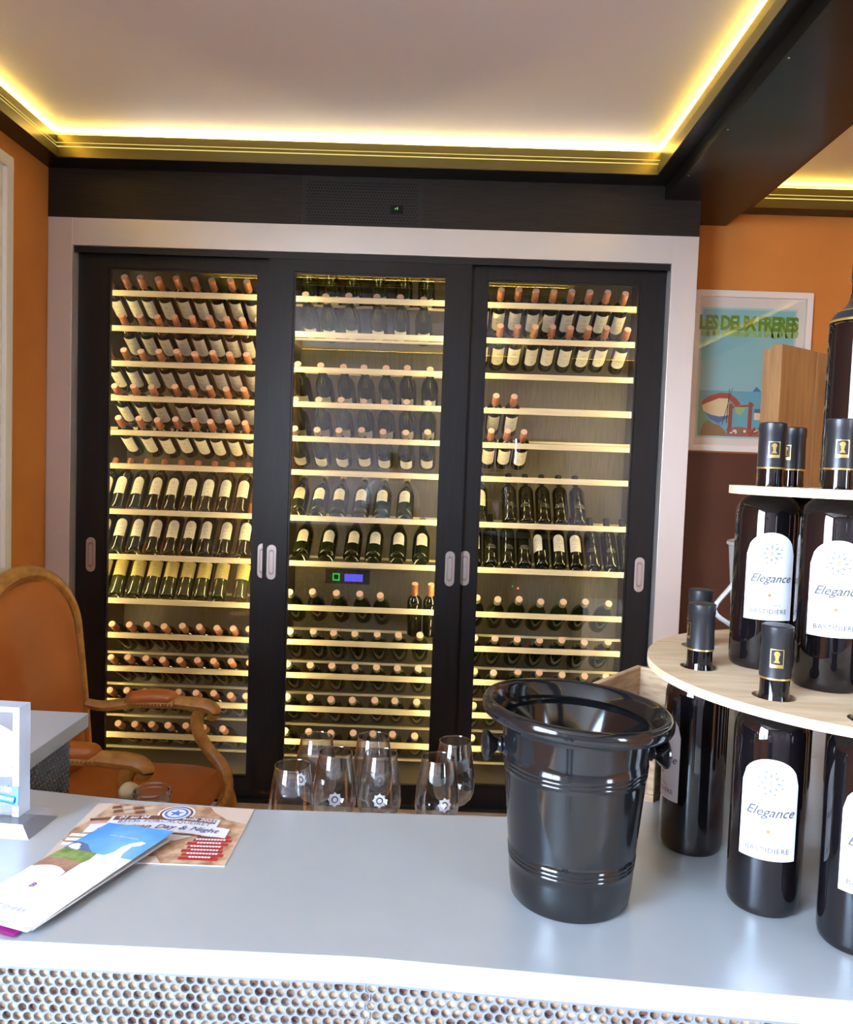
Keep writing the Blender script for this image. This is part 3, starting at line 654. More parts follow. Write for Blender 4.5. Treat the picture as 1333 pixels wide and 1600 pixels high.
for sg, a in ((-1, RAD(187)), (1, RAD(3))):
    Mk = Matrix.Translation((0.0765 * cos(a), 0.0765 * sin(a), 0.160 - 0.004 * sg)) @ Matrix.Rotation(a, 4, 'Z') @ Matrix.Rotation(pi / 2, 4, 'Y')
    MB().lathe([(0.0125, -0.006), (0.0125, 0.0), (0.0095, 0.002), (0.0080, 0.0035), (0.0090, 0.0055), (0.0070, 0.0075), (0.0065, 0.0095), (0.0095, 0.0130), (0.0150, 0.0180), (0.0168, 0.0205), (0.0165, 0.0225), (0.0120, 0.0245), (0.0001, 0.0255)], 24, Mk).build('knob', 'black_plastic', spt, smooth=True)

# ------------------------------------------------------------------ tiered bottle display
PROF_DSP = [(0.0001, 0.014), (0.018, 0.010), (0.030, 0.003), (0.0335, 0.0), (0.0362, 0.003), (0.0373, 0.010), (0.0373, 0.183), (0.0370, 0.190), (0.0357, 0.1970), (0.0326, 0.2035), (0.0278, 0.2085), (0.0218, 0.2125), (0.0178, 0.2170), (0.0158, 0.2225), (0.0150, 0.2300), (0.0145, 0.286), (0.0150, 0.288), (0.0150, 0.298), (0.013, 0.300), (0.0001, 0.300)]
G_DSP = lathe_mesh('bottle_body', PROF_DSP, 'display_glass', 40)
K_DSP = cap_mesh('capsule', 0.2450, 0.3015, 0.0158, 0.0154, ['black_foil', 'black_foil'], 28)
def gold_ring():
    o = MB().lathe([(0.0157, 0.2445), (0.0163, 0.2450), (0.0163, 0.2467), (0.0158, 0.2473)], 28).build('gold_band', 'gold_foil', smooth=True); me = o.data; bpy.data.objects.remove(o); return me
K_RING = gold_ring()
def medal():
    f = Flat(); w, h, zc = 0.0068, 0.0098, 0.2680; t = 0.0008
    f.rect(-w, zc - h, w, zc - h + t).rect(-w, zc + h - t, w, zc + h).rect(-w, zc - h + t, -w + t, zc + h - t).rect(w - t, zc - h + t, w, zc + h - t)
    f.rect(-w + 0.001, zc - h + 0.001, w - 0.001, zc - h + 0.0035).disc(0, zc + 0.0048, 0.0030, n=12)
    f.poly([(-0.0022, zc + 0.002), (0.0022, zc + 0.002), (0.0014, zc - 0.001), (0.0032, zc - 0.0045), (-0.0032, zc - 0.0045), (-0.0014, zc - 0.001)])
    o = f.build('capsule_emblem', 'gold_foil', wrap(0.01665)); me = o.data; bpy.data.objects.remove(o); return me
K_MED = medal()
L_DSP = label_mesh('label', 0.0373, 0.0585, 0.062, 0.168, ['white_label', 'white_label'], arch=0.027, marks=False)
def print_mesh():
    f = Flat(); yc = 0.143
    f.ring(0, yc, 0.0050, 0.0056, 1, 20).ring(0, yc, 0.0084, 0.0089, 1, 24)
    for i in range(8):
        a = pi * i / 4; f.poly([(0.0062 * cos(a - 0.18), yc + 0.0062 * sin(a - 0.18)), (0.0128 * cos(a), yc + 0.0128 * sin(a)), (0.0062 * cos(a + 0.18), yc + 0.0062 * sin(a + 0.18))], 1)
        a += pi / 8; f.disc(0.0122 * cos(a), yc + 0.0122 * sin(a), 0.0008, 0, 6)
    f.text('B', 0, yc, 0.0075, 2, bold=0.0001)
    f.text('Elegance', 0.0005, 0.1125, 0.0140, 0, shear=0.45, bold=0.00008)
    f.star(0, 0.0925, 0.0014, 0.0036, 5, 2)
    f.text('CHATEAU', 0, 0.0800, 0.0045, 1, space=1.5); f.text('BASTIDIÈRE', 0, 0.0725, 0.0078, 0, space=1.12)
    o = f.build('label_print', ['ink_blue_grey', 'ink_pale', 'ink_gold'], wrap(0.0382)); me = o.data; bpy.data.objects.remove(o); return me
L_PRT = print_mesh()
def display_bottle(x, y, z, turn, label):
    r = thing('display_bottle', label, 'bottle', (x, y, z), (0, 0, turn), 'red wine bottles of the tiered display')
    inst('bottle_body', G_DSP, r); k = inst('capsule', K_DSP, r); inst('gold_band', K_RING, k); inst('capsule_emblem', K_MED, k)
    l = inst('label', L_DSP, r); inst('label_print', L_PRT, l)
    return r
TX, TY = 0.535, 0.975
TX2 = 0.520                       # the upper tier stands a little to the left
def ring_bottles(n, r, a0, z, names, dx=0.0):
    for i in range(n):
        a = RAD(a0) + 2 * pi * i / n; x, y = TX + dx + r * cos(a), TY + r * sin(a)
        if names[i] is None: continue
        lab, tw = names[i][:2]; x += names[i][2] if len(names[i]) > 2 else 0.0; y += names[i][3] if len(names[i]) > 3 else 0.0
        display_bottle(x, y, z, tw, lab)
NL = [('lower-tier wine bottle standing just right of the spittoon, label to the front', RAD(-20), -0.003, -0.006),
      ('front lower-tier wine bottle cut off by the right edge of the picture', RAD(-14), -0.040, 0.003),
      ('lower-tier wine bottle second from the front on the right side', RAD(30)), ('lower-tier wine bottle third from the front on the right side', RAD(70)), ('lower-tier wine bottle rightmost of the round display', RAD(105)),
      ('lower-tier wine bottle at the back right of the display', RAD(130)), ('lower-tier wine bottle behind, right of the shadowed one', RAD(150), 0.030),
      ('lower-tier wine bottle deep in shadow at the back under the board', RAD(160), 0.058, 0.004),
      ('lower-tier wine bottle at back left, its cap behind another cap', RAD(-75)),
      ('lower-tier wine bottle behind the spittoon knob, label turned left', RAD(-88))]
ring_bottles(10, 0.208, 216.5, CZ, NL)
B1 = CZ + 0.2130; B1T = B1 + 0.010
U2 = [('middle-tier wine bottle at left with whole Elegance label in view', RAD(-12)), ('middle-tier wine bottle at right with label cut by the picture edge', RAD(-18), 0.014), ('middle-tier wine bottle at front right of the upper tier', RAD(30)), ('middle-tier wine bottle at the right of the upper tier', RAD(75)), ('middle-tier wine bottle at back right of the upper tier', RAD(120)), ('middle-tier wine bottle rearmost of the upper tier', RAD(170)), ('middle-tier wine bottle at back, only its neck above the upper board', RAD(-55))]
ring_bottles(7, 0.112, 168, B1T, U2, TX2 - TX)
B2 = B1T + 0.2130; B2T = B2 + 0.010
top = display_bottle(TX2 - 0.026, TY - 0.015, B2T, RAD(4), 'topmost wine bottle with gold-edged neck tag on the upper board')
tg = MB().lathe([(0.0158, 0.2300), (0.0167, 0.2235), (0.0187, 0.2182), (0.0227, 0.2136), (0.0286, 0.2093), (0.0334, 0.2042), (0.0365, 0.1975)], 28).build('neck_tag', 'black_foil', top, smooth=True)
MB().lathe([(0.0364, 0.1985), (0.0372, 0.1968), (0.0374, 0.1955), (0.0362, 0.1965)], 28).build('gold_band', 'gold_foil', tg, smooth=True)
MB().lathe([(0.0287, 0.2098), (0.0297, 0.2090), (0.0307, 0.2080), (0.0292, 0.2084)], 28).build('gold_band', 'gold_foil', tg, smooth=True)
def round_board(R, z, holes, hr, label, cx0):
    b = bmesh.new(); seg = 96
    root = thing('round_board', label, 'board', (cx0, TY, z))
    # outline with holes: filled from edges
    es = []
    def loop(cx, cy, r, n):
        vs = [b.verts.new((cx + r * cos(2 * pi * i / n), cy + r * sin(2 * pi * i / n), 0)) for i in range(n)]
        for i in range(n): es.append(b.edges.new((vs[i], vs[(i + 1) % n])))
    loop(0, 0, R, seg)
    for (hx, hy) in holes: loop(hx, hy, hr, 24)
    bmesh.ops.triangle_fill(b, edges=es, use_beauty=True)
    ext = bmesh.ops.extrude_face_region(b, geom=b.faces[:]); bmesh.ops.translate(b, verts=[v for v in ext['geom'] if isinstance(v, bmesh.types.BMVert)], vec=(0, 0, 0.010))
    bmesh.ops.recalc_face_normals(b, faces=b.faces[:])
    me = bpy.data.meshes.new('disc'); b.to_mesh(me); b.free(); me.materials.append(MATS['pale_wood'])
    o = bpy.data.objects.new('disc', me); C.objects.link(o); o.parent = root
    return root
round_board(0.262, B1, [(0.208 * cos(RAD(216.5) + 2 * pi * i / 10) + (0.058 if i == 7 else 0.030 if i == 6 else -0.040 if i == 1 else 0), 0.208 * sin(RAD(216.5) + 2 * pi * i / 10)) for i in range(10)], 0.0225, 'lower round plywood board with bottle necks poking through its holes', TX)
round_board(0.158, B2, [(0.112 * cos(RAD(168) + 2 * pi * i / 7) + (0.014 if i == 1 else 0), 0.112 * sin(RAD(168) + 2 * pi * i / 7)) for i in range(7)], 0.0225, 'upper round plywood board at eye level under the topmost bottle', TX2)

# wooden crate, bucket and board behind the display
cr = thing('wooden_crate', 'small open wooden crate standing behind the spittoon', 'crate', (0.334, 1.232, CZ), (0, 0, RAD(51.5)))
CW, CDp, CH, ct = 0.24, 0.14, 0.128, 0.010          # local x along the long side
MB().box((-CW / 2, -CDp / 2, 0), (CW / 2, CDp / 2, ct)).build('bottom_panel', 'crate_wood', cr)
for nm, a, b in (('side_panel', (-CW / 2, -CDp / 2, ct), (CW / 2, -CDp / 2 + ct, CH)), ('side_panel', (-CW / 2, CDp / 2 - ct, ct), (CW / 2, CDp / 2, CH)), ('end_panel', (-CW / 2, -CDp / 2 + ct, ct), (-CW / 2 + ct, CDp / 2 - ct, CH)), ('end_panel', (CW / 2 - ct, -CDp / 2 + ct, ct), (CW / 2, CDp / 2 - ct, CH))):
    MB().box(a, b).build(nm, 'crate_wood', cr, bevel=0.001, segs=1)
zb = thing('zinc_bucket', 'galvanised metal ice bucket half hidden behind the middle-tier bottles', 'bucket', (0.615, 1.375, CZ))
MB().lathe([(0.0001, 0.003), (0.074, 0.003), (0.076, 0.0), (0.080, 0.02), (0.107, 0.338), (0.111, 0.341), (0.110, 0.346), (0.105, 0.344), (0.103, 0.336), (0.076, 0.02), (0.0001, 0.01)], 40).build('bucket_body', 'galvanised', zb, smooth=True)
MB().tube(smoothpath([(-0.102, -0.01, 0.325), (-0.110, -0.03, 0.285), (-0.148, -0.045, 0.238), (-0.125, -0.050, 0.214), (-0.092, -0.030, 0.20)], 5), 0.004, 8).build('handle', 'galvanised', zb, smooth=True)
ob = thing('oak_panel', 'upright brown oak panel leaning up behind the display in front of the poster', 'wood panel', (0.625, 1.50, CZ), (0, 0, RAD(37)))
for i, (x0, x1) in enumerate(((0.0, 0.125), (0.1262, 0.25), (0.2512, 0.375))):
    MB().box((x0, 0.0, 0), (x1, 0.022, 0.706)).build('plank', 'oak_board', ob, bevel=0.001, segs=1)
MB().box((0.004, 0.0225, 0), (0.372, 0.040, 0.700)).build('backing_plank', 'oak_board', ob, bevel=0.001, segs=1)

# ------------------------------------------------------------------ tasting glasses
def glass_mesh():
    pr = [(0.0001, 0.0035), (0.012, 0.0035), (0.028, 0.0018), (0.0325, 0.0006), (0.0325, 0.0), (0.0001, 0.0)]
    b = MB().lathe(pr, 36)
    b.lathe([(0.0075, 0.003), (0.0048, 0.012), (0.0042, 0.03), (0.0046, 0.047), (0.0085, 0.0545), (0.0001, 0.0552)], 20)
    out = [(0.0001, 0.0548), (0.010, 0.0556), (0.020, 0.0605), (0.0275, 0.0685), (0.0310, 0.0780), (0.0322, 0.0880), (0.0318, 0.0990), (0.0300, 0.1150), (0.0272, 0.1350), (0.0238, 0.1550)]
    inn = [(r - 0.0009 if r > 0.002 else r, z + (0.0012 if r < 0.02 else 0.0)) for r, z in out]
    b.lathe(out + [(0.0233, 0.1556)] + inn[::-1], 40)
    b.lathe([(0.0236 + 0.0011 * cos(a), 0.1553 + 0.0011 * sin(a)) for a in [2 * pi * i / 8 for i in range(9)]], 40)
    o = b.build('glass_body', 'thin_glass', smooth=True); me = o.data; bpy.data.objects.remove(o); return me
GM = glass_mesh()
def rad_at(z):
    t = [(0.0275, 0.0685), (0.0310, 0.0780), (0.0322, 0.0880), (0.0318, 0.0990), (0.0300, 0.1150), (0.0272, 0.1350), (0.0238, 0.1550)]
    for (r0, z0), (r1, z1) in zip(t, t[1:]):
        if z <= z1: return r0 + (r1 - r0) * max(0, (z - z0)) / (z1 - z0)
    return t[-1][0]
def emblem_mesh():
    f = Flat(); yc = 0.098
    f.ring(0, yc, 0.0050, 0.0085, 0, 20); f.disc(0, yc, 0.0032, 0, 12)
    for i in range(8):
        a = pi * i / 4; f.poly([(0.0082 * cos(a - 0.3), yc + 0.0082 * sin(a - 0.3)), (0.0108 * cos(a), yc + 0.0108 * sin(a)), (0.0082 * cos(a + 0.3), yc + 0.0082 * sin(a + 0.3))], 0)
    f.text('CHATEAU', 0, 0.0840, 0.0032, 0, space=1.2); f.text('BASTIDIERE', 0, 0.0785, 0.0062, 0, space=1.1)
    def mp(x, y):
        r = rad_at(y) + 0.0003; return (r * sin(x / r), -r * cos(x / r), y)
    o = f.build('etched_emblem', 'etched_white', mp); me = o.data; bpy.data.objects.remove(o); return me
EM = emblem_mesh()
def wine_mesh():
    o = MB().lathe([(0.0001, 0.0565), (0.010, 0.0572), (0.0165, 0.0600), (0.0172, 0.0606), (0.0001, 0.0606)], 24).build('wine_dregs', 'red_wine', smooth=True); me = o.data; bpy.data.objects.remove(o); return me
WM = wine_mesh()
GL = [(-0.187, 1.080, 110, False, 'leftmost tasting glass, low rim just above the counter edge'), (-0.172, 1.200, -35, False, 'tall tasting glass behind, second rim from left'), (-0.135, 1.138, 8, False, 'front tasting glass with badge facing the viewer, left of centre'),
      (-0.086, 1.210, 25, False, 'tasting glass at the back in the middle of the group'), (-0.070, 1.140, 5, True, 'front middle tasting glass with a drop of red wine'), (0.014, 1.132, 20, True, 'front right tasting glass with red dregs at its bottom'), (0.040, 1.206, 120, False, 'rearmost right tasting glass in front of the cabinet door edge')]
for x, y, t, wine, lab in GL:
    r = thing('tasting_glass', lab, 'glass', (x, y, 1.05), (0, 0, RAD(t)), 'tasting glasses behind the counter')
    inst('glass_body', GM, r); inst('etched_emblem', EM, r)
    if wine: inst('wine_dregs', WM, r)
# jar and cork stopper
jr = thing('glass_jar', 'small open glass jar with brown contents behind the flyer', 'jar', (-0.399, 1.130, 1.05))
MB().lathe([(0.0001, 0.0), (0.026, 0.0), (0.029, 0.004), (0.029, 0.062), (0.0255, 0.072), (0.0255, 0.084), (0.0275, 0.086), (0.0275, 0.091), (0.0255, 0.093), (0.0238, 0.091), (0.0238, 0.072), (0.0270, 0.060), (0.0270, 0.006), (0.0001, 0.004)], 36).build('jar_body', 'thin_glass', jr, smooth=True)
MB().lathe([(0.0001, 0.005), (0.0262, 0.006), (0.0262, 0.060), (0.022, 0.068), (0.0001, 0.070)], 30).build('contents', 'jar_content', jr, smooth=True)
cb = thing('cork_ball_carafe', 'tan cork ball stopper of a small carafe beside the glass jar', 'carafe', (-0.440, 1.150, 1.05))
MB().lathe([(0.0001, 0.0), (0.024, 0.0), (0.027, 0.005), (0.026, 0.040), (0.014, 0.056), (0.0125, 0.066), (0.0001, 0.066)], 28).build('carafe_body', 'thin_glass', cb, smooth=True)
MB().sphere((0, 0, 0.078), 0.0150, 20, 12).build('cork_ball', 'cork', cb, smooth=True)

# ------------------------------------------------------------------ acrylic trophy
tr = thing('acrylic_award', 'clear acrylic award with white badge standing at far left of the counter', 'award', (-0.545, 0.950, CZ), (0, 0, RAD(-4)))
def bevel_base():
    x0, x1, y0, y1, h, c = -0.075, 0.080, -0.032, 0.034, 0.016, 0.010
    return MB().quadbox([(x0, y0, 0), (x1, y0, 0), (x1, y1, 0), (x0, y1, 0), (x0 + c, y0 + c * 0.4, h), (x1 - c, y0 + c * 0.4, h), (x1 - c, y1 - c, h), (x0 + c, y1 - c, h)])
bevel_base().build('base', 'acrylic', tr)
MB().box((-0.062, -0.010, 0.0165), (0.054, 0.012, 0.150)).build('block', 'acrylic', tr, bevel=0.0015, segs=1)
def on_front(y): return lambda x, z: (x, y, z)
f = Flat()
f.poly([(-0.055, 0.070), (-0.050, 0.120)] + [(-0.050 + 0.082 * i / 10, 0.120 + 0.014 * sin(pi * i / 10)) for i in range(11)] + [(0.030, 0.072), (0.012, 0.066), (-0.030, 0.060)], 0)
f.ring(-0.010, 0.098, 0.012, 0.015, 1, 20).star(-0.010, 0.098, 0.0045, 0.011, 5, 1)
f.poly([(-0.05, 0.073), (0.036, 0.076), (0.040, 0.071), (0.034, 0.066), (-0.05, 0.062)], 2)
f.text('Day and Night', 0.012, 0.050, 0.0075, 0, bold=0.00015); f.text('2024', 0.002, 0.038, 0.0075, 0)
f.build('printed_badge', ['white_print', 'ink_pale', 'flyer_pink'], lambda x, z: (x + 0.015, -0.0108, z), tr, (0, -1, 0))
MB().box((0.0462, -0.0106, 0.0165), (0.0545, 0.0126, 0.1505)).box((-0.062, -0.0106, 0.1440), (0.0462, 0.0126, 0.1505)).build('bevelled_edge', 'acrylic_edge', tr)
ar = MB()  # blue arc and edge added in place of colour refracted in the block
ar.tube([(-0.05 + 0.1 * i / 14, -0.0125, 0.018 + 0.022 * sin(pi * (0.12 + 0.55 * i / 14))) for i in range(15)], 0.0022, 8, sx=1.0, sy=2.2).build('blue_arc', 'refraction_blue', tr, smooth=True)
MB().box((0.0462, -0.0118, 0.030), (0.0545, -0.0107, 0.054)).build('blue_edge', 'refraction_blue', tr)

# ------------------------------------------------------------------ flyer and brochure
fl = thing('event_flyer', 'landscape event flyer with desert photo and star badge lying on the counter', 'flyer', (-0.327, 0.945, CZ), (0, 0, RAD(0.3)))
MB().box((-0.1025, -0.0755, 0.0002), (0.1025, 0.0755, 0.0008)).build('sheet', 'paper_white', fl)
f = Flat()
f.rect(-0.1022, -0.0752, 0.1022, 0.0752, 0)
f.poly([(0.045, 0.0752), (0.1022, 0.0752), (0.1022, 0.030), (0.075, 0.040), (0.055, 0.060)], 1).poly([(-0.1022, 0.0752), (-0.082, 0.0752), (-0.092, 0.02), (-0.1022, 0.0)], 1)
f.poly([(-0.1022, -0.0752), (-0.085, -0.0752), (-0.075, -0.05), (-0.1022, -0.03)], 1)
f.poly([(-0.045, -0.0752), (0.03, -0.0752), (0.02, -0.06), (-0.03, -0.058)], 1)
f.build('photo_print', ['flyer_desert', 'flyer_sand'], lambda x, y: (x, y, 0.00085), fl, (0, 0, 1))
f = Flat()
for i in range(7):
    x = -0.080 + (i % 4) * 0.014 + (i // 4) * 0.006; y = 0.066 - (i // 4) * 0.012; f.poly([(x, y), (x + 0.010, y + 0.004), (x + 0.013, y - 0.004), (x + 0.002, y - 0.008)], i % 2)
for i in range(5): f.poly([(-0.094 + i * 0.004, 0.028 - i * 0.009), (-0.070 + i * 0.004, 0.034 - i * 0.009), (-0.066 + i * 0.004, 0.029 - i * 0.009), (-0.090 + i * 0.004, 0.022 - i * 0.009)], 2 if i % 2 else 0)
f.poly([(0.0, -0.055), (0.010, -0.055), (0.022, -0.010), (0.012, -0.008)], 3)
f.build('photo_detail', ['flyer_brown', 'flyer_sand', 'flyer_pink', 'flyer_shadow'], lambda x, y: (x, y, 0.0012), fl, (0, 0, 1), 2e-5)['kind'] = 'stuff'
def archy(x, y): return (x, y - 1.6 * x * x)
f = Flat()
W_ = lambda pts: [archy(*p) for p in pts]
f.poly(W_([(-0.068 + 0.136 * i / 16, 0.044) for i in range(17)] + [(0.068 - 0.136 * i / 16, 0.020) for i in range(17)]), 0)
f.poly(W_([(-0.086 + 0.172 * i / 16, 0.024) for i in range(17)] + [(0.086 - 0.172 * i / 16, 0.000) for i in range(17)]), 0)
f.disc(0.008, 0.050, 0.0235, 0, 28)
f.poly([(-0.05, -0.006), (0.05, -0.006), (0.03, -0.022), (0, -0.026), (-0.03, -0.022)], 0)
f.build('badge', 'paper_white', lambda x, y: (x, y, 0.0018), fl, (0, 0, 1), 2e-5)
f2 = Flat(); f2.poly(W_([(-0.064 + 0.128 * i / 16, 0.0425) for i in range(17)] + [(0.064 - 0.128 * i / 16, 0.031) for i in range(17)]), 0)
f2.poly(W_([(-0.070 + 0.14 * i / 16, -0.003) for i in range(17)] + [(0.070 - 0.14 * i / 16, -0.006) for i in range(17)]), 0)
f2.ring(0.008, 0.050, 0.0178, 0.0205, 0, 28).disc(0, -0.016, 0.011, 3, 16, 0.006).disc(0.008, 0.050, 0.0176, 2, 26)
f2.build('badge_ground', ['flyer_brown', 'flyer_blue', 'paper_white', 'flyer_shadow'], lambda x, y: (x, y, 0.0021), fl, (0, 0, 1), 2e-5)
f3 = Flat(); f3.ring(0.008, 0.050, 0.0118, 0.0148, 0, 26).star(0.008, 0.050, 0.0040, 0.0098, 5, 0)
f3.text('83136 FORCALQUEIRET', 0.002, 0.0255, 0.0105, 1, space=1.05, fn=archy).text('American Day & Night', 0.0, 0.0115, 0.0150, 1, shear=0.35, space=1.05, bold=0.0002, fn=archy)
f3.text('01 au 04', -0.040, 0.0365, 0.0105, 2, shear=0.2, bold=0.0003, fn=archy).text('août 2025', 0.042, 0.0365, 0.0105, 2, shear=0.2, bold=0.0003, fn=archy)
f3.build('badge_lettering', ['flyer_blue', 'flyer_ink', 'paper_white'], lambda x, y: (x, y, 0.0025), fl, (0, 0, 1), 2e-5)
f4 = Flat()
for i, (a, b) in enumerate(((0.052, 0.092), (0.050, 0.096), (0.045, 0.094), (0.048, 0.090), (0.044, 0.092), (0.047, 0.095), (0.046, 0.091))): f4.rect(a, -0.012 - i * 0.009, b, -0.0035 - i * 0.009 - 0.0015, 0)
f4.build('red_panel', 'flyer_red', lambda x, y: (x, y, 0.0012), fl, (0, 0, 1), 2e-5)
f5 = Flat()
for i, wd in enumerate((0.028, 0.034, 0.026, 0.036, 0.030, 0.034, 0.024)):
    q = 0
    while q < wd: f5.rect(0.070 - wd / 2 + q, -0.0098 - i * 0.009, 0.070 - wd / 2 + q + 0.0028, -0.0062 - i * 0.009, 0); q += 0.0036
for i in range(3): f5.rect(-0.0965, -0.046 + i * 0.011, -0.070, -0.0385 + i * 0.011, 0)
f5.build('small_print', 'paper_white', lambda x, y: (x, y, 0.0019), fl, (0, 0, 1), 2e-5)['kind'] = 'stuff'

BA = math.atan2(0.922 - 0.723, -0.298 + 0.371)           # long edge direction
br = thing('folded_brochure', 'folded wine estate brochure with blue sky photo lying over the flyer', 'brochure', (-0.4, 0.76, CZ), (0, 0, BA - pi / 2))
_r = Matrix.Rotation(-(BA - pi / 2), 2)
def loc2(x, y): v = _r @ Vector((x + 0.4, y - 0.76)); return v.x, v.y
bx1 = loc2(-0.298, 0.922)[0]; by1 = loc2(-0.298, 0.922)[1]; by0 = by1 - 0.212; bx0 = bx1 - 0.098
def sheet(name, x0, x1, y0, y1, zf, mt, parent):
    b = MB(); nu = 8
    b.grid(lambda s, t: (x0 + (x1 - x0) * s, y0 + (y1 - y0) * t, zf(s, t)), nu, 8)
    b.grid(lambda s, t: (x0 + (x1 - x0) * s, y0 + (y1 - y0) * t, zf(s, t) - 0.0003), nu, 8)
    return b.build(name, mt, parent, smooth=True)
zlow = lambda s, t: 0.0012 + 0.0010 * s + (0.0018 if t > 0.55 else 0.0018 * t / 0.55)
zmid = lambda s, t: 0.0018 + 0.0040 * s + (0.0020 if t > 0.55 else 0.0020 * t / 0.55)
ztop = lambda s, t: 0.0024 + 0.0085 * s * (0.35 + 0.65 * t) + (0.0022 if t > 0.55 else 0.0022 * t / 0.55)
sheet('back_page', bx0 + 0.001, bx1 - 0.010, by0 - 0.007, by1 - 0.004, zlow, 'paper_purple', br)
sheet('middle_page', bx0, bx1 + 0.003, by0 + 0.004, by1 - 0.008, zmid, 'paper_grey', br)
cov = sheet('cover_page', bx0, bx1, by0, by1, ztop, 'paper_white', br)
def onb(dz):
    def g_(s, t):   # s across 0..1, t along 0..1
        return (bx0 + (bx1 - bx0) * s, by0 + (by1 - by0) * t, ztop(s, t) + dz)
    return g_
def bpoly(name, mats, polys, dz, sub=6):
    b = MB()
    for mi, pts in polys:
        b.cur = mi; b.face([onb(dz)(*p) for p in pts])
    o = b.build(name, mats, cov, fix=False); return o
g0 = onb(0.00025)
b = MB(); b.grid(lambda s, t: g0(s, 0.66 + 0.34 * t), 8, 6); b.build('sky_photo', 'paper_sky', cov, fix=False)
bpoly('landscape_photo', ['paper_green', 'paper_soil', 'paper_hill', 'paper_white'], [
    (2, [(0, 0.66), (0, 0.745), (0.10, 0.75), (0.22, 0.735), (0.34, 0.69), (0.44, 0.66)]),
    (0, [(0, 0.55), (0, 0.66), (0.10, 0.665), (0.5, 0.665), (0.52, 0.60), (0.50, 0.55), (0.25, 0.56)]),
    (1, [(0, 0.40), (0, 0.555), (0.25, 0.565), (0.50, 0.555), (0.52, 0.40)]),
    (3, [(0.02, 0.685), (0.02, 0.72), (0.08, 0.735), (0.14, 0.725), (0.17, 0.695), (0.20, 0.69), (0.20, 0.665), (0.10, 0.67)])], 0.00035)
bpoly('bottle_picture', ['paper_white', 'paper_sky'], [(0, [(0.50, 0.40), (0.97, 0.40), (0.97, 0.56), (0.90, 0.60), (0.80, 0.70), (0.78, 0.78), (0.86, 0.80), (0.88, 0.835), (0.80, 0.845), (0.70, 0.81), (0.66, 0.76), (0.66, 0.70), (0.56, 0.62), (0.50, 0.55)])], 0.00045)
bpoly('label_shape', ['paper_white'], [(0, [(0, 0.40), (0.0, 0.455)] + [(0.02 + 0.46 * i / 10, 0.455 + 0.035 * sin(pi * i / 10)) for i in range(11)] + [(0.5, 0.40)])], 0.00050)
f = Flat(); sx = bx1 - bx0
f.text('B', 0.36, 0.345, 0.062, 0, bold=0.001)
def bmap(dz):
    gg = onb(dz)
    return lambda x, y: gg(x, y)
def btext(name, txt, cx, cy, size, mt, dz=0.0006, **kw):
    v, fc = text_mesh(txt, size, **kw); gg = onb(dz)
    return mesh_obj(name, [gg(cx + p[0] / sx, cy + p[1] / (by1 - by0)) for p in v], fc, mt, cov)
btext('monogram', 'B', 0.36, 0.305, 0.011, 'paper_purple_ink', bold=0.0002)
btext('lettering', 'BASTIDIERE', 0.42, 0.115, 0.0085, 'paper_grey_ink', space=1.3)
btext('lettering', 'côtes de provence', 0.50, 0.865, 0.0055, 'paper_white')
for q in ((0.27, 0.365), (0.52, 0.352), (0.24, 0.262), (0.47, 0.25)):
    btext('dot_mark', '.', q[0], q[1], 0.010, 'paper_grey_ink')

# ------------------------------------------------------------------ framed poster on the back wall
ps = thing('framed_poster', 'white framed seaside poster titled Les Deux Freres on ochre wall', 'poster', (1.232, YR, 1.760))
PW, PH, pw = 0.585, 0.790, 0.030
MB().box((0, -0.028, 0), (pw, -0.002, PH)).box((PW - pw, -0.028, 0), (PW, -0.002, PH)).box((pw, -0.028, 0), (PW - pw, -0.002, pw)).box((pw, -0.028, PH - pw), (PW - pw, -0.002, PH)).build('frame', 'white_frame', ps, bevel=0.002)
MB().box((pw - 0.002, -0.010, pw - 0.002), (PW - pw + 0.002, -0.004, PH - pw + 0.002)).build('mount', 'mount_board', ps)
def pm(dy): return lambda x, y: (x, -0.0105 - dy, y)
px0, px1, py0, py1 = 0.052, 0.505, 0.075, 0.700
f = Flat().rect(px0 - 0.012, py0 - 0.012, px1 + 0.012, py1 + 0.012, 1).rect(px0, py0, px1, py1, 0)
mesh = Flat().rect(px0 - 0.010, py0 - 0.010, px1 + 0.010, py1 + 0.010, 0).build('print_border', 'poster_sky_pale', pm(0.0), ps)
f = Flat().rect(px0, 0.30, px1, py1, 0).rect(px0, 0.27, px1, 0.30, 1).rect(px0, py0, px1, 0.27, 2)
f.poly([(px0, py0), (px0, 0.27), (px0 + 0.03, 0.25), (px0 + 0.06, py0)], 3)
f.build('print_ground', ['poster_sky', 'poster_sea', 'poster_sea', 'poster_teal'], pm(0.0005), ps, (0, -1, 0))
f = Flat()
f.poly([(0.315, 0.30), (0.335, 0.325), (0.36, 0.30)], 4)
f.poly([(0.068, 0.245), (0.10, 0.272), (0.155, 0.290), (0.205, 0.288), (0.24, 0.262), (0.262, 0.235), (0.235, 0.225), (0.20, 0.262), (0.15, 0.262), (0.10, 0.240), (0.070, 0.225)], 0)       # gunwale
f.poly([(0.070, 0.226), (0.10, 0.240), (0.15, 0.262), (0.20, 0.262), (0.205, 0.18), (0.16, 0.172), (0.10, 0.182), (0.075, 0.20)], 1)    # hull
f.poly([(0.080, 0.195), (0.12, 0.178), (0.16, 0.170), (0.206, 0.180), (0.20, 0.165), (0.155, 0.137), (0.11, 0.160)], 2)
f.poly([(0.202, 0.085), (0.202, 0.235), (0.222, 0.238), (0.222, 0.085)], 3).poly([(0.300, 0.095), (0.300, 0.250), (0.320, 0.245), (0.320, 0.095)], 3).poly([(0.215, 0.225), (0.325, 0.238), (0.325, 0.228), (0.215, 0.214)], 3)
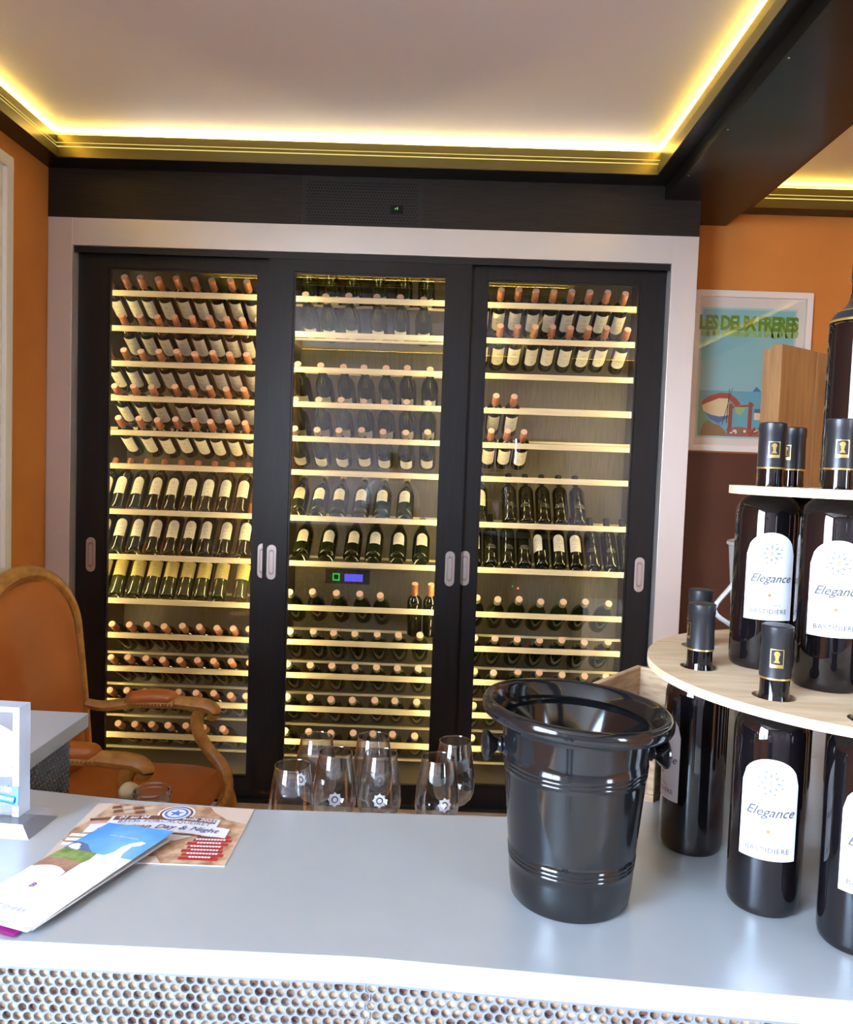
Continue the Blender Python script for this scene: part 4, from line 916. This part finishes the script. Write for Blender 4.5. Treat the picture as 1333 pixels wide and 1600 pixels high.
f.poly([(0.23, 0.222), (0.29, 0.222), (0.262, 0.18), (0.24, 0.19)], 5)
f.rect(0.33, 0.16, 0.40, 0.195, 1).rect(0.33, 0.195, 0.40, 0.215, 2)
f.poly([(px0 + 0.01, py0), (0.08, 0.135), (0.10, 0.155), (0.13, 0.135), (0.16, 0.13), (0.19, 0.10), (0.20, py0)], 6)
f.poly([(0.19, py0), (0.205, 0.10), (0.24, 0.125), (0.30, 0.12), (0.36, 0.10), (0.40, py0)], 7)
for i in range(26):
    x = random.uniform(0.20, 0.38); y = random.uniform(py0 + 0.008, 0.118); f.disc(x, y, random.uniform(0.006, 0.012), random.choice((0, 7, 3, 8)), 8)
f.poly([(0.191, 0.14), (0.199, 0.31), (0.202, 0.31), (0.196, 0.14)], 9).poly([(0.17, 0.13), (0.214, 0.315), (0.216, 0.314), (0.174, 0.13)], 9)
f.build('boat_picture', ['poster_red', 'poster_cream', 'poster_blue', 'poster_brick', 'poster_sea_dark', 'poster_lime', 'poster_rock', 'poster_stone', 'white_frame', 'poster_black'], pm(0.0010), ps, (0, -1, 0), 6e-5)
Flat().text('LES DEUX FRERES', (px0 + px1) / 2 + 0.006, 0.606, 0.070, 0, bold=0.0055, space=0.86, fn=lambda x, y: (x, 0.612 + (y - 0.612) * 1.35)).build('title_shadow', 'poster_lime', pm(0.0010), ps)
Flat().text('LES DEUX FRERES', (px0 + px1) / 2, 0.630, 0.070, 0, bold=0.0032, space=0.885, fn=lambda x, y: (x, 0.626 + (y - 0.626) * 1.35)).build('title_lettering', 'poster_green', pm(0.0020), ps)
mesh_obj('picture_glass', [(pw, -0.020, pw), (PW - pw, -0.020, pw), (PW - pw, -0.020, PH - pw), (pw, -0.020, PH - pw)], [(0, 1, 2, 3)], 'picture_glass', ps)

# white framed panel on the left wall
wf = thing('wall_panel_frame', 'tall white frame hanging on the ochre wall at far left', 'picture frame', (XL, 2.55, 1.095))
fw = 0.05
MB().box((0.002, 0, 0), (0.03, 0.80, fw)).box((0.002, 0, 1.745 - fw), (0.03, 0.80, 1.745)).box((0.002, 0, fw), (0.03, fw, 1.745 - fw)).box((0.002, 0.80 - fw, fw), (0.03, 0.80, 1.745 - fw)).build('frame', 'white_frame', wf, bevel=0.002)
MB().box((0.003, fw, fw), (0.012, 0.80 - fw, 1.745 - fw)).build('panel', 'mount_board', wf)

# ------------------------------------------------------------------ armchair
ch = thing('armchair', 'carved wooden armchair upholstered in tan leather with brass nails', 'armchair', (-1.071, 2.70, 0), (0, 0, RAD(-4)))
# local: +x forward, y across. back frame leans backwards
def backpt(u, z, off=0.0):     # u across -1..1
    lean = -0.245 - 0.115 * ((z - 0.42) / 0.78) ** 1.15
    return lean + off
def halfw(z):
    t = (z - 0.42) / 0.79
    if t < 0.72: return 0.235 + 0.055 * (t / 0.72) ** 0.9
    q = (t - 0.72) / 0.28; return 0.290 * math.sqrt(max(0.0, 1 - q * q)) * (1 - 0.0 * q)
ZB0, ZB1 = 0.42, 1.21
out = []
for i in range(15): z = ZB0 + (0.72 * 0.79) * i / 14; out.append((halfw(z), z))
for i in range(1, 13): a = pi / 2 * i / 12; out.append((0.290 * cos(a), ZB0 + 0.79 * (0.72 + 0.28 * sin(a))))
left = [(backpt(0, z), w, z) for w, z in out]; right = [(backpt(0, z), -w, z) for w, z in out[::-1]]
loop = left + right[1:]
MB().tube(loop, 0.030, 10, sx=0.85, sy=1.0, up=Vector((1, 0, 0))).build('back_frame', 'chair_wood', ch, smooth=True)
def backsurf(s, t):
    z = ZB0 + 0.03 + (ZB1 - ZB0 - 0.055) * t; w = max(0.004, halfw(min(z, ZB1 - 0.002)) - 0.012 - (0.012 * t)); u = s * 2 - 1
    bul = 0.055 * (1 - u ** 4) * (1 - (2 * t - 1) ** 6) * (0.75 + 0.25 * sin(pi * t))
    return (backpt(0, z) + 0.012 + bul, u * w, z)
bc = MB().grid(backsurf, 18, 24)
bc.grid(lambda s, t: (backpt(0, 0.45 + 0.72 * t) - 0.015, (s * 2 - 1) * max(0.004, halfw(0.45 + 0.72 * t) - 0.02), 0.45 + 0.72 * t), 6, 12)
bc.build('back_cushion', 'leather', ch, smooth=True)
nl = MB()
for k in range(len(loop) - 1):
    for q in range(3):
        p = Vector(loop[k]).lerp(Vector(loop[k + 1]), q / 3); s_ = (abs(p.y) - 0.030) / max(abs(p.y), 1e-3) if abs(p.y) > 0.03 else 0
        zc = 0.80; p2 = Vector((p.x + 0.022, p.y * (1 - 0.030 / max(0.29, abs(p.y))), p.z - (0.028 if p.z > 1.0 else 0.0) * ((p.z - 1.0) / 0.21)))
        nl.sphere(p2, 0.0045, 6, 4)
nl.build('nail_trim', 'brass_nail', ch)['kind'] = 'stuff'
# seat
def seatpt(s, t):
    x = -0.25 + 0.55 * s; w = 0.245 + 0.055 * s
    if s > 0.75: w *= 1 - 0.10 * ((s - 0.75) / 0.25) ** 2
    u = t * 2 - 1; ed = (1 - abs(u) ** 6) * (1 - abs(2 * s - 1) ** 8)
    return (x, u * w, 0.405 + 0.085 * ed ** 0.35 + 0.022 * (1 - u * u) * sin(pi * s))
MB().grid(seatpt, 20, 20).build('seat_cushion', 'leather', ch, smooth=True)
rail = [(-0.25, 0.250), (0.0, 0.282), (0.20, 0.300), (0.29, 0.275), (0.325, 0.15), (0.335, 0.0), (0.325, -0.15), (0.29, -0.275), (0.20, -0.300), (0.0, -0.282), (-0.25, -0.250), (-0.25, 0.250)]
MB().tube([(x, y, 0.375) for x, y in rail], 0.030, 8, sx=0.75, sy=1.25).build('seat_rail', 'chair_wood', ch, smooth=True)
sn = MB()
for (xa, ya), (xb, yb) in zip(rail[:-2], rail[1:-1]):
    n = max(2, int(math.hypot(xb - xa, yb - ya) / 0.016))
    for q in range(n): sn.sphere((xa + (xb - xa) * q / n, ya + (yb - ya) * q / n, 0.412), 0.0045, 6, 4)
sn.build('nail_trim', 'brass_nail', ch)['kind'] = 'stuff'
for sg in (-1, 1):
    y = 0.290 * sg
    arm = MB().tube(smoothpath([(-0.285, y * 0.90, 0.690), (-0.20, y * 0.97, 0.672), (-0.08, y * 1.02, 0.688), (0.06, y * 1.03, 0.697), (0.15, y * 1.03, 0.695), (0.205, y * 1.03, 0.690), (0.232, y * 1.03, 0.672), (0.226, y * 1.03, 0.652), (0.205, y * 1.03, 0.648)], 5), lerp_list([0.018, 0.020, 0.022, 0.024, 0.026, 0.026, 0.024, 0.017, 0.010], 41), 10, sx=1.15).build('armrest', 'chair_wood', ch, smooth=True)
    MB().tube(smoothpath([(0.185, y * 1.03, 0.680), (0.165, y * 1.03, 0.640), (0.172, y * 1.03, 0.585), (0.215, y * 1.02, 0.520), (0.268, y * 0.98, 0.470), (0.290, y * 0.94, 0.415), (0.288, y * 0.93, 0.350)], 5), lerp_list([0.024, 0.026, 0.024, 0.023, 0.025, 0.029, 0.030], 31), 10, up=Vector((0, 1, 0))).build('arm_support', 'chair_wood', ch, smooth=True)
    MB().tube(smoothpath([(-0.105, y * 1.02, 0.694), (-0.085, y * 1.02, 0.706), (-0.01, y * 1.03, 0.716), (0.06, y * 1.03, 0.714), (0.078, y * 1.03, 0.704)], 4), lerp_list([0.014, 0.026, 0.029, 0.028, 0.014], 17), 12, sx=1.12).build('arm_pad', 'leather', ch, smooth=True)
    an = MB()
    for e in (-0.108, 0.080):
        for q in range(10): t = pi * (0.05 + 0.9 * q / 9); an.sphere((e, y * 1.02 + 0.030 * cos(t), 0.692 + 0.022 * sin(t)), 0.0045, 6, 4)
    for q in range(14): an.sphere((-0.1 + 0.175 * q / 13, y * 1.02 - 0.031, 0.692), 0.0045, 6, 4)
    an.build('nail_trim', 'brass_nail', ch)['kind'] = 'stuff'
    MB().tube(smoothpath([(0.288, y * 0.93, 0.375), (0.302, y * 0.96, 0.30), (0.285, y * 0.94, 0.18), (0.270, y * 0.93, 0.07), (0.292, y * 0.96, 0.018), (0.300, y * 0.97, 0.013)], 5), lerp_list([0.034, 0.034, 0.024, 0.017, 0.016, 0.012], 26), 10, up=Vector((0, 1, 0))).build('front_leg', 'chair_wood', ch, smooth=True)
    MB().tube(smoothpath([(-0.245, y * 0.82, 0.44), (-0.250, y * 0.82, 0.30), (-0.285, y * 0.82, 0.12), (-0.330, y * 0.82, 0.012)], 5), lerp_list([0.028, 0.027, 0.022, 0.017], 16), 10, up=Vector((0, 1, 0))).build('back_leg', 'chair_wood', ch, smooth=True)
# ------------------------------------------------------------------ visitor standing behind the viewer (seen mirrored in the glass doors)
def skin(name, pts, edges, radii, matn, parent=None, sub=2, root=0):
    me = bpy.data.meshes.new(name); me.from_pydata(pts, edges, []); o = bpy.data.objects.new(name, me); C.objects.link(o)
    sm = o.modifiers.new('skin', 'SKIN'); sm.use_smooth_shade = True
    for i, r in enumerate(radii):
        v = me.skin_vertices[0].data[i]; v.radius = r if hasattr(r, '__len__') else (r, r); v.use_root = (i == root)
    ss = o.modifiers.new('sub', 'SUBSURF'); ss.levels = sub; ss.render_levels = sub
    dg = bpy.context.evaluated_depsgraph_get(); dg.update()
    m2 = bpy.data.meshes.new_from_object(o.evaluated_get(dg)); m2.name = name
    o.modifiers.clear(); o.data = m2; bpy.data.meshes.remove(me)
    m2.materials.clear(); m2.materials.append(MATS[matn])
    for p in m2.polygons: p.use_smooth = True
    if parent is not None: o.parent = parent
    return o
pe = thing('person', 'person in pale blue printed T-shirt seen from behind, mirrored in middle glass door', 'person', (-0.50, -1.12, 0), (0, 0, RAD(-10)))
# local: faces -Y, back towards +Y
P = [(0, 0, 0.94), (0, 0.005, 1.06), (0, 0.01, 1.22), (0, 0.015, 1.38), (0, 0.0, 1.47), (0, -0.015, 1.545), (0, -0.02, 1.60), (0, -0.025, 1.68), (0, -0.02, 1.745)]
R_ = [(0.165, 0.115), (0.150, 0.100), (0.160, 0.110), (0.155, 0.105), (0.060, 0.060), (0.055, 0.058), (0.070, 0.085), (0.078, 0.098), (0.050, 0.060)]
E_ = [(i, i + 1) for i in range(8)]
def add(pts, rad, frm):
    for p, r in zip(pts, rad):
        P.append(p); R_.append(r); E_.append((frm, len(P) - 1)); frm = len(P) - 1
    return frm
for sg in (-1, 1):
    w = add([(sg * 0.165, 0.01, 1.415), (sg * 0.215, 0.01, 1.36), (sg * 0.262, 0.025, 1.14), (sg * 0.272, -0.03, 0.93), (sg * 0.270, -0.045, 0.885)], [0.068, 0.058, 0.043, 0.032, 0.030], 3)
    palm = add([(sg * 0.268, -0.055, 0.835)], [(0.020, 0.036)], w)
    for k, (dy, ln) in enumerate(((-0.028, 0.066), (-0.009, 0.074), (0.010, 0.070), (0.028, 0.056))):
        add([(sg * 0.266, -0.058 + dy, 0.800), (sg * 0.262, -0.062 + dy, 0.800 - ln * 0.55), (sg * 0.252, -0.060 + dy, 0.800 - ln)], [0.0095, 0.009, 0.008], palm)
    add([(sg * 0.255, -0.095, 0.835), (sg * 0.246, -0.108, 0.800)], [0.011, 0.009], w)
    add([(sg * 0.095, 0, 0.88), (sg * 0.105, -0.005, 0.70), (sg * 0.110, -0.01, 0.48), (sg * 0.112, 0.012, 0.30), (sg * 0.112, 0.015, 0.09), (sg * 0.118, -0.06, 0.045), (sg * 0.122, -0.15, 0.035)], [0.088, 0.080, 0.058, 0.052, 0.038, 0.040, 0.034], 0)
skin('body', P, E_, R_, 'skin', pe)
SP = [(0, 0.0, 0.93), (0, 0.005, 1.06), (0, 0.01, 1.22), (0, 0.015, 1.38), (0, 0.005, 1.462)]
SR = [(0.195, 0.140), (0.180, 0.128), (0.182, 0.132), (0.176, 0.124), (0.075, 0.072)]
SE = [(0, 1), (1, 2), (2, 3), (3, 4)]
for sg in (-1, 1):
    n = len(SP); SP += [(sg * 0.168, 0.01, 1.415), (sg * 0.222, 0.012, 1.35), (sg * 0.262, 0.025, 1.17)]; SR += [0.082, 0.080, 0.076]; SE += [(3, n), (n, n + 1), (n + 1, n + 2)]
sh_ = skin('tshirt', SP, SE, SR, 'shirt', pe, 2)
TP = [(0, 0, 0.95)]; TR = [(0.178, 0.128)]; TE = []
for sg in (-1, 1):
    n = len(TP); TP += [(sg * 0.098, 0, 0.86), (sg * 0.107, -0.005, 0.70), (sg * 0.112, -0.008, 0.48), (sg * 0.113, 0.012, 0.12)]; TR += [0.104, 0.098, 0.080, 0.070]; TE += [(0, n), (n, n + 1), (n + 1, n + 2), (n + 2, n + 3)]
skin('trousers', TP, TE, TR, 'trousers', pe, 2)
hr_ = MB(); hr_.sphere((0, -0.008, 1.690), 0.098, 20, 12, (0.88, 1.08, 1.02)).build('hair', 'hair', pe, smooth=True)
for sg in (-1, 1): MB().sphere((sg * 0.083, -0.03, 1.655), 0.026, 10, 8, (0.4, 0.8, 1.2)).build('ear', 'skin', pe, smooth=True)
fc = MB(); fc.sphere((0, -0.125, 1.64), 0.018, 10, 8, (0.7, 1, 1.3)); fc.build('nose', 'skin', pe, smooth=True)
for sg in (-1, 1): MB().sphere((sg * 0.032, -0.108, 1.672), 0.012, 10, 8).build('eye', 'white_frame', pe, smooth=True)
MB().sphere((0, -0.112, 1.598), 0.022, 12, 6, (1.1, 0.5, 0.28)).build('mouth', 'flyer_red', pe, smooth=True)
for sg in (-1, 1): MB().sphere((sg * 0.120, -0.06, 0.045), 0.055, 14, 8, (0.9, 2.3, 0.8)).build('shoe', 'shoe', pe, smooth=True)
# print on the back of the shirt, laid onto the cloth
from mathutils.bvhtree import BVHTree
bmv = [v.co.copy() for v in sh_.data.vertices]; bt = BVHTree.FromPolygons(bmv, [tuple(p.vertices) for p in sh_.data.polygons])
def onback(x, z):
    h = bt.ray_cast(Vector((x, 0.6, z)), Vector((0, -1, 0)))
    y = h[0].y if h[0] else 0.13
    return (x, y + 0.003, z)
f = Flat(); f.star(-0.045, 1.335, 0.018, 0.034, 9, 0).star(0.085, 1.27, 0.012, 0.030, 6, 0)
f.build('shirt_print', 'shirt_orange', onback, sh_)
f = Flat()
for i in range(5): f.poly([(0.05 - i * 0.03, 1.10 + 0.006 * (i % 2)), (0.02 - i * 0.03, 1.10 + 0.006 * ((i + 1) % 2)), (0.02 - i * 0.03, 1.085 + 0.006 * ((i + 1) % 2)), (0.05 - i * 0.03, 1.085 + 0.006 * (i % 2))], 0)
f.poly([(0.02, 1.28), (0.04, 1.30), (0.03, 1.18), (0.015, 1.17)], 0); f.build('shirt_print', 'shirt_teal', onback, sh_)
f = Flat(); f.poly([(-0.03, 1.29), (-0.06, 1.27), (-0.075, 1.22), (-0.066, 1.22), (-0.05, 1.26), (-0.03, 1.275)], 0); f.text('AOUT', -0.01, 1.315, 0.035, 0, fn=lambda x, y: (-x - 0.02, y - x * 0.5)); f.build('shirt_print', 'shirt_navy', onback, sh_)
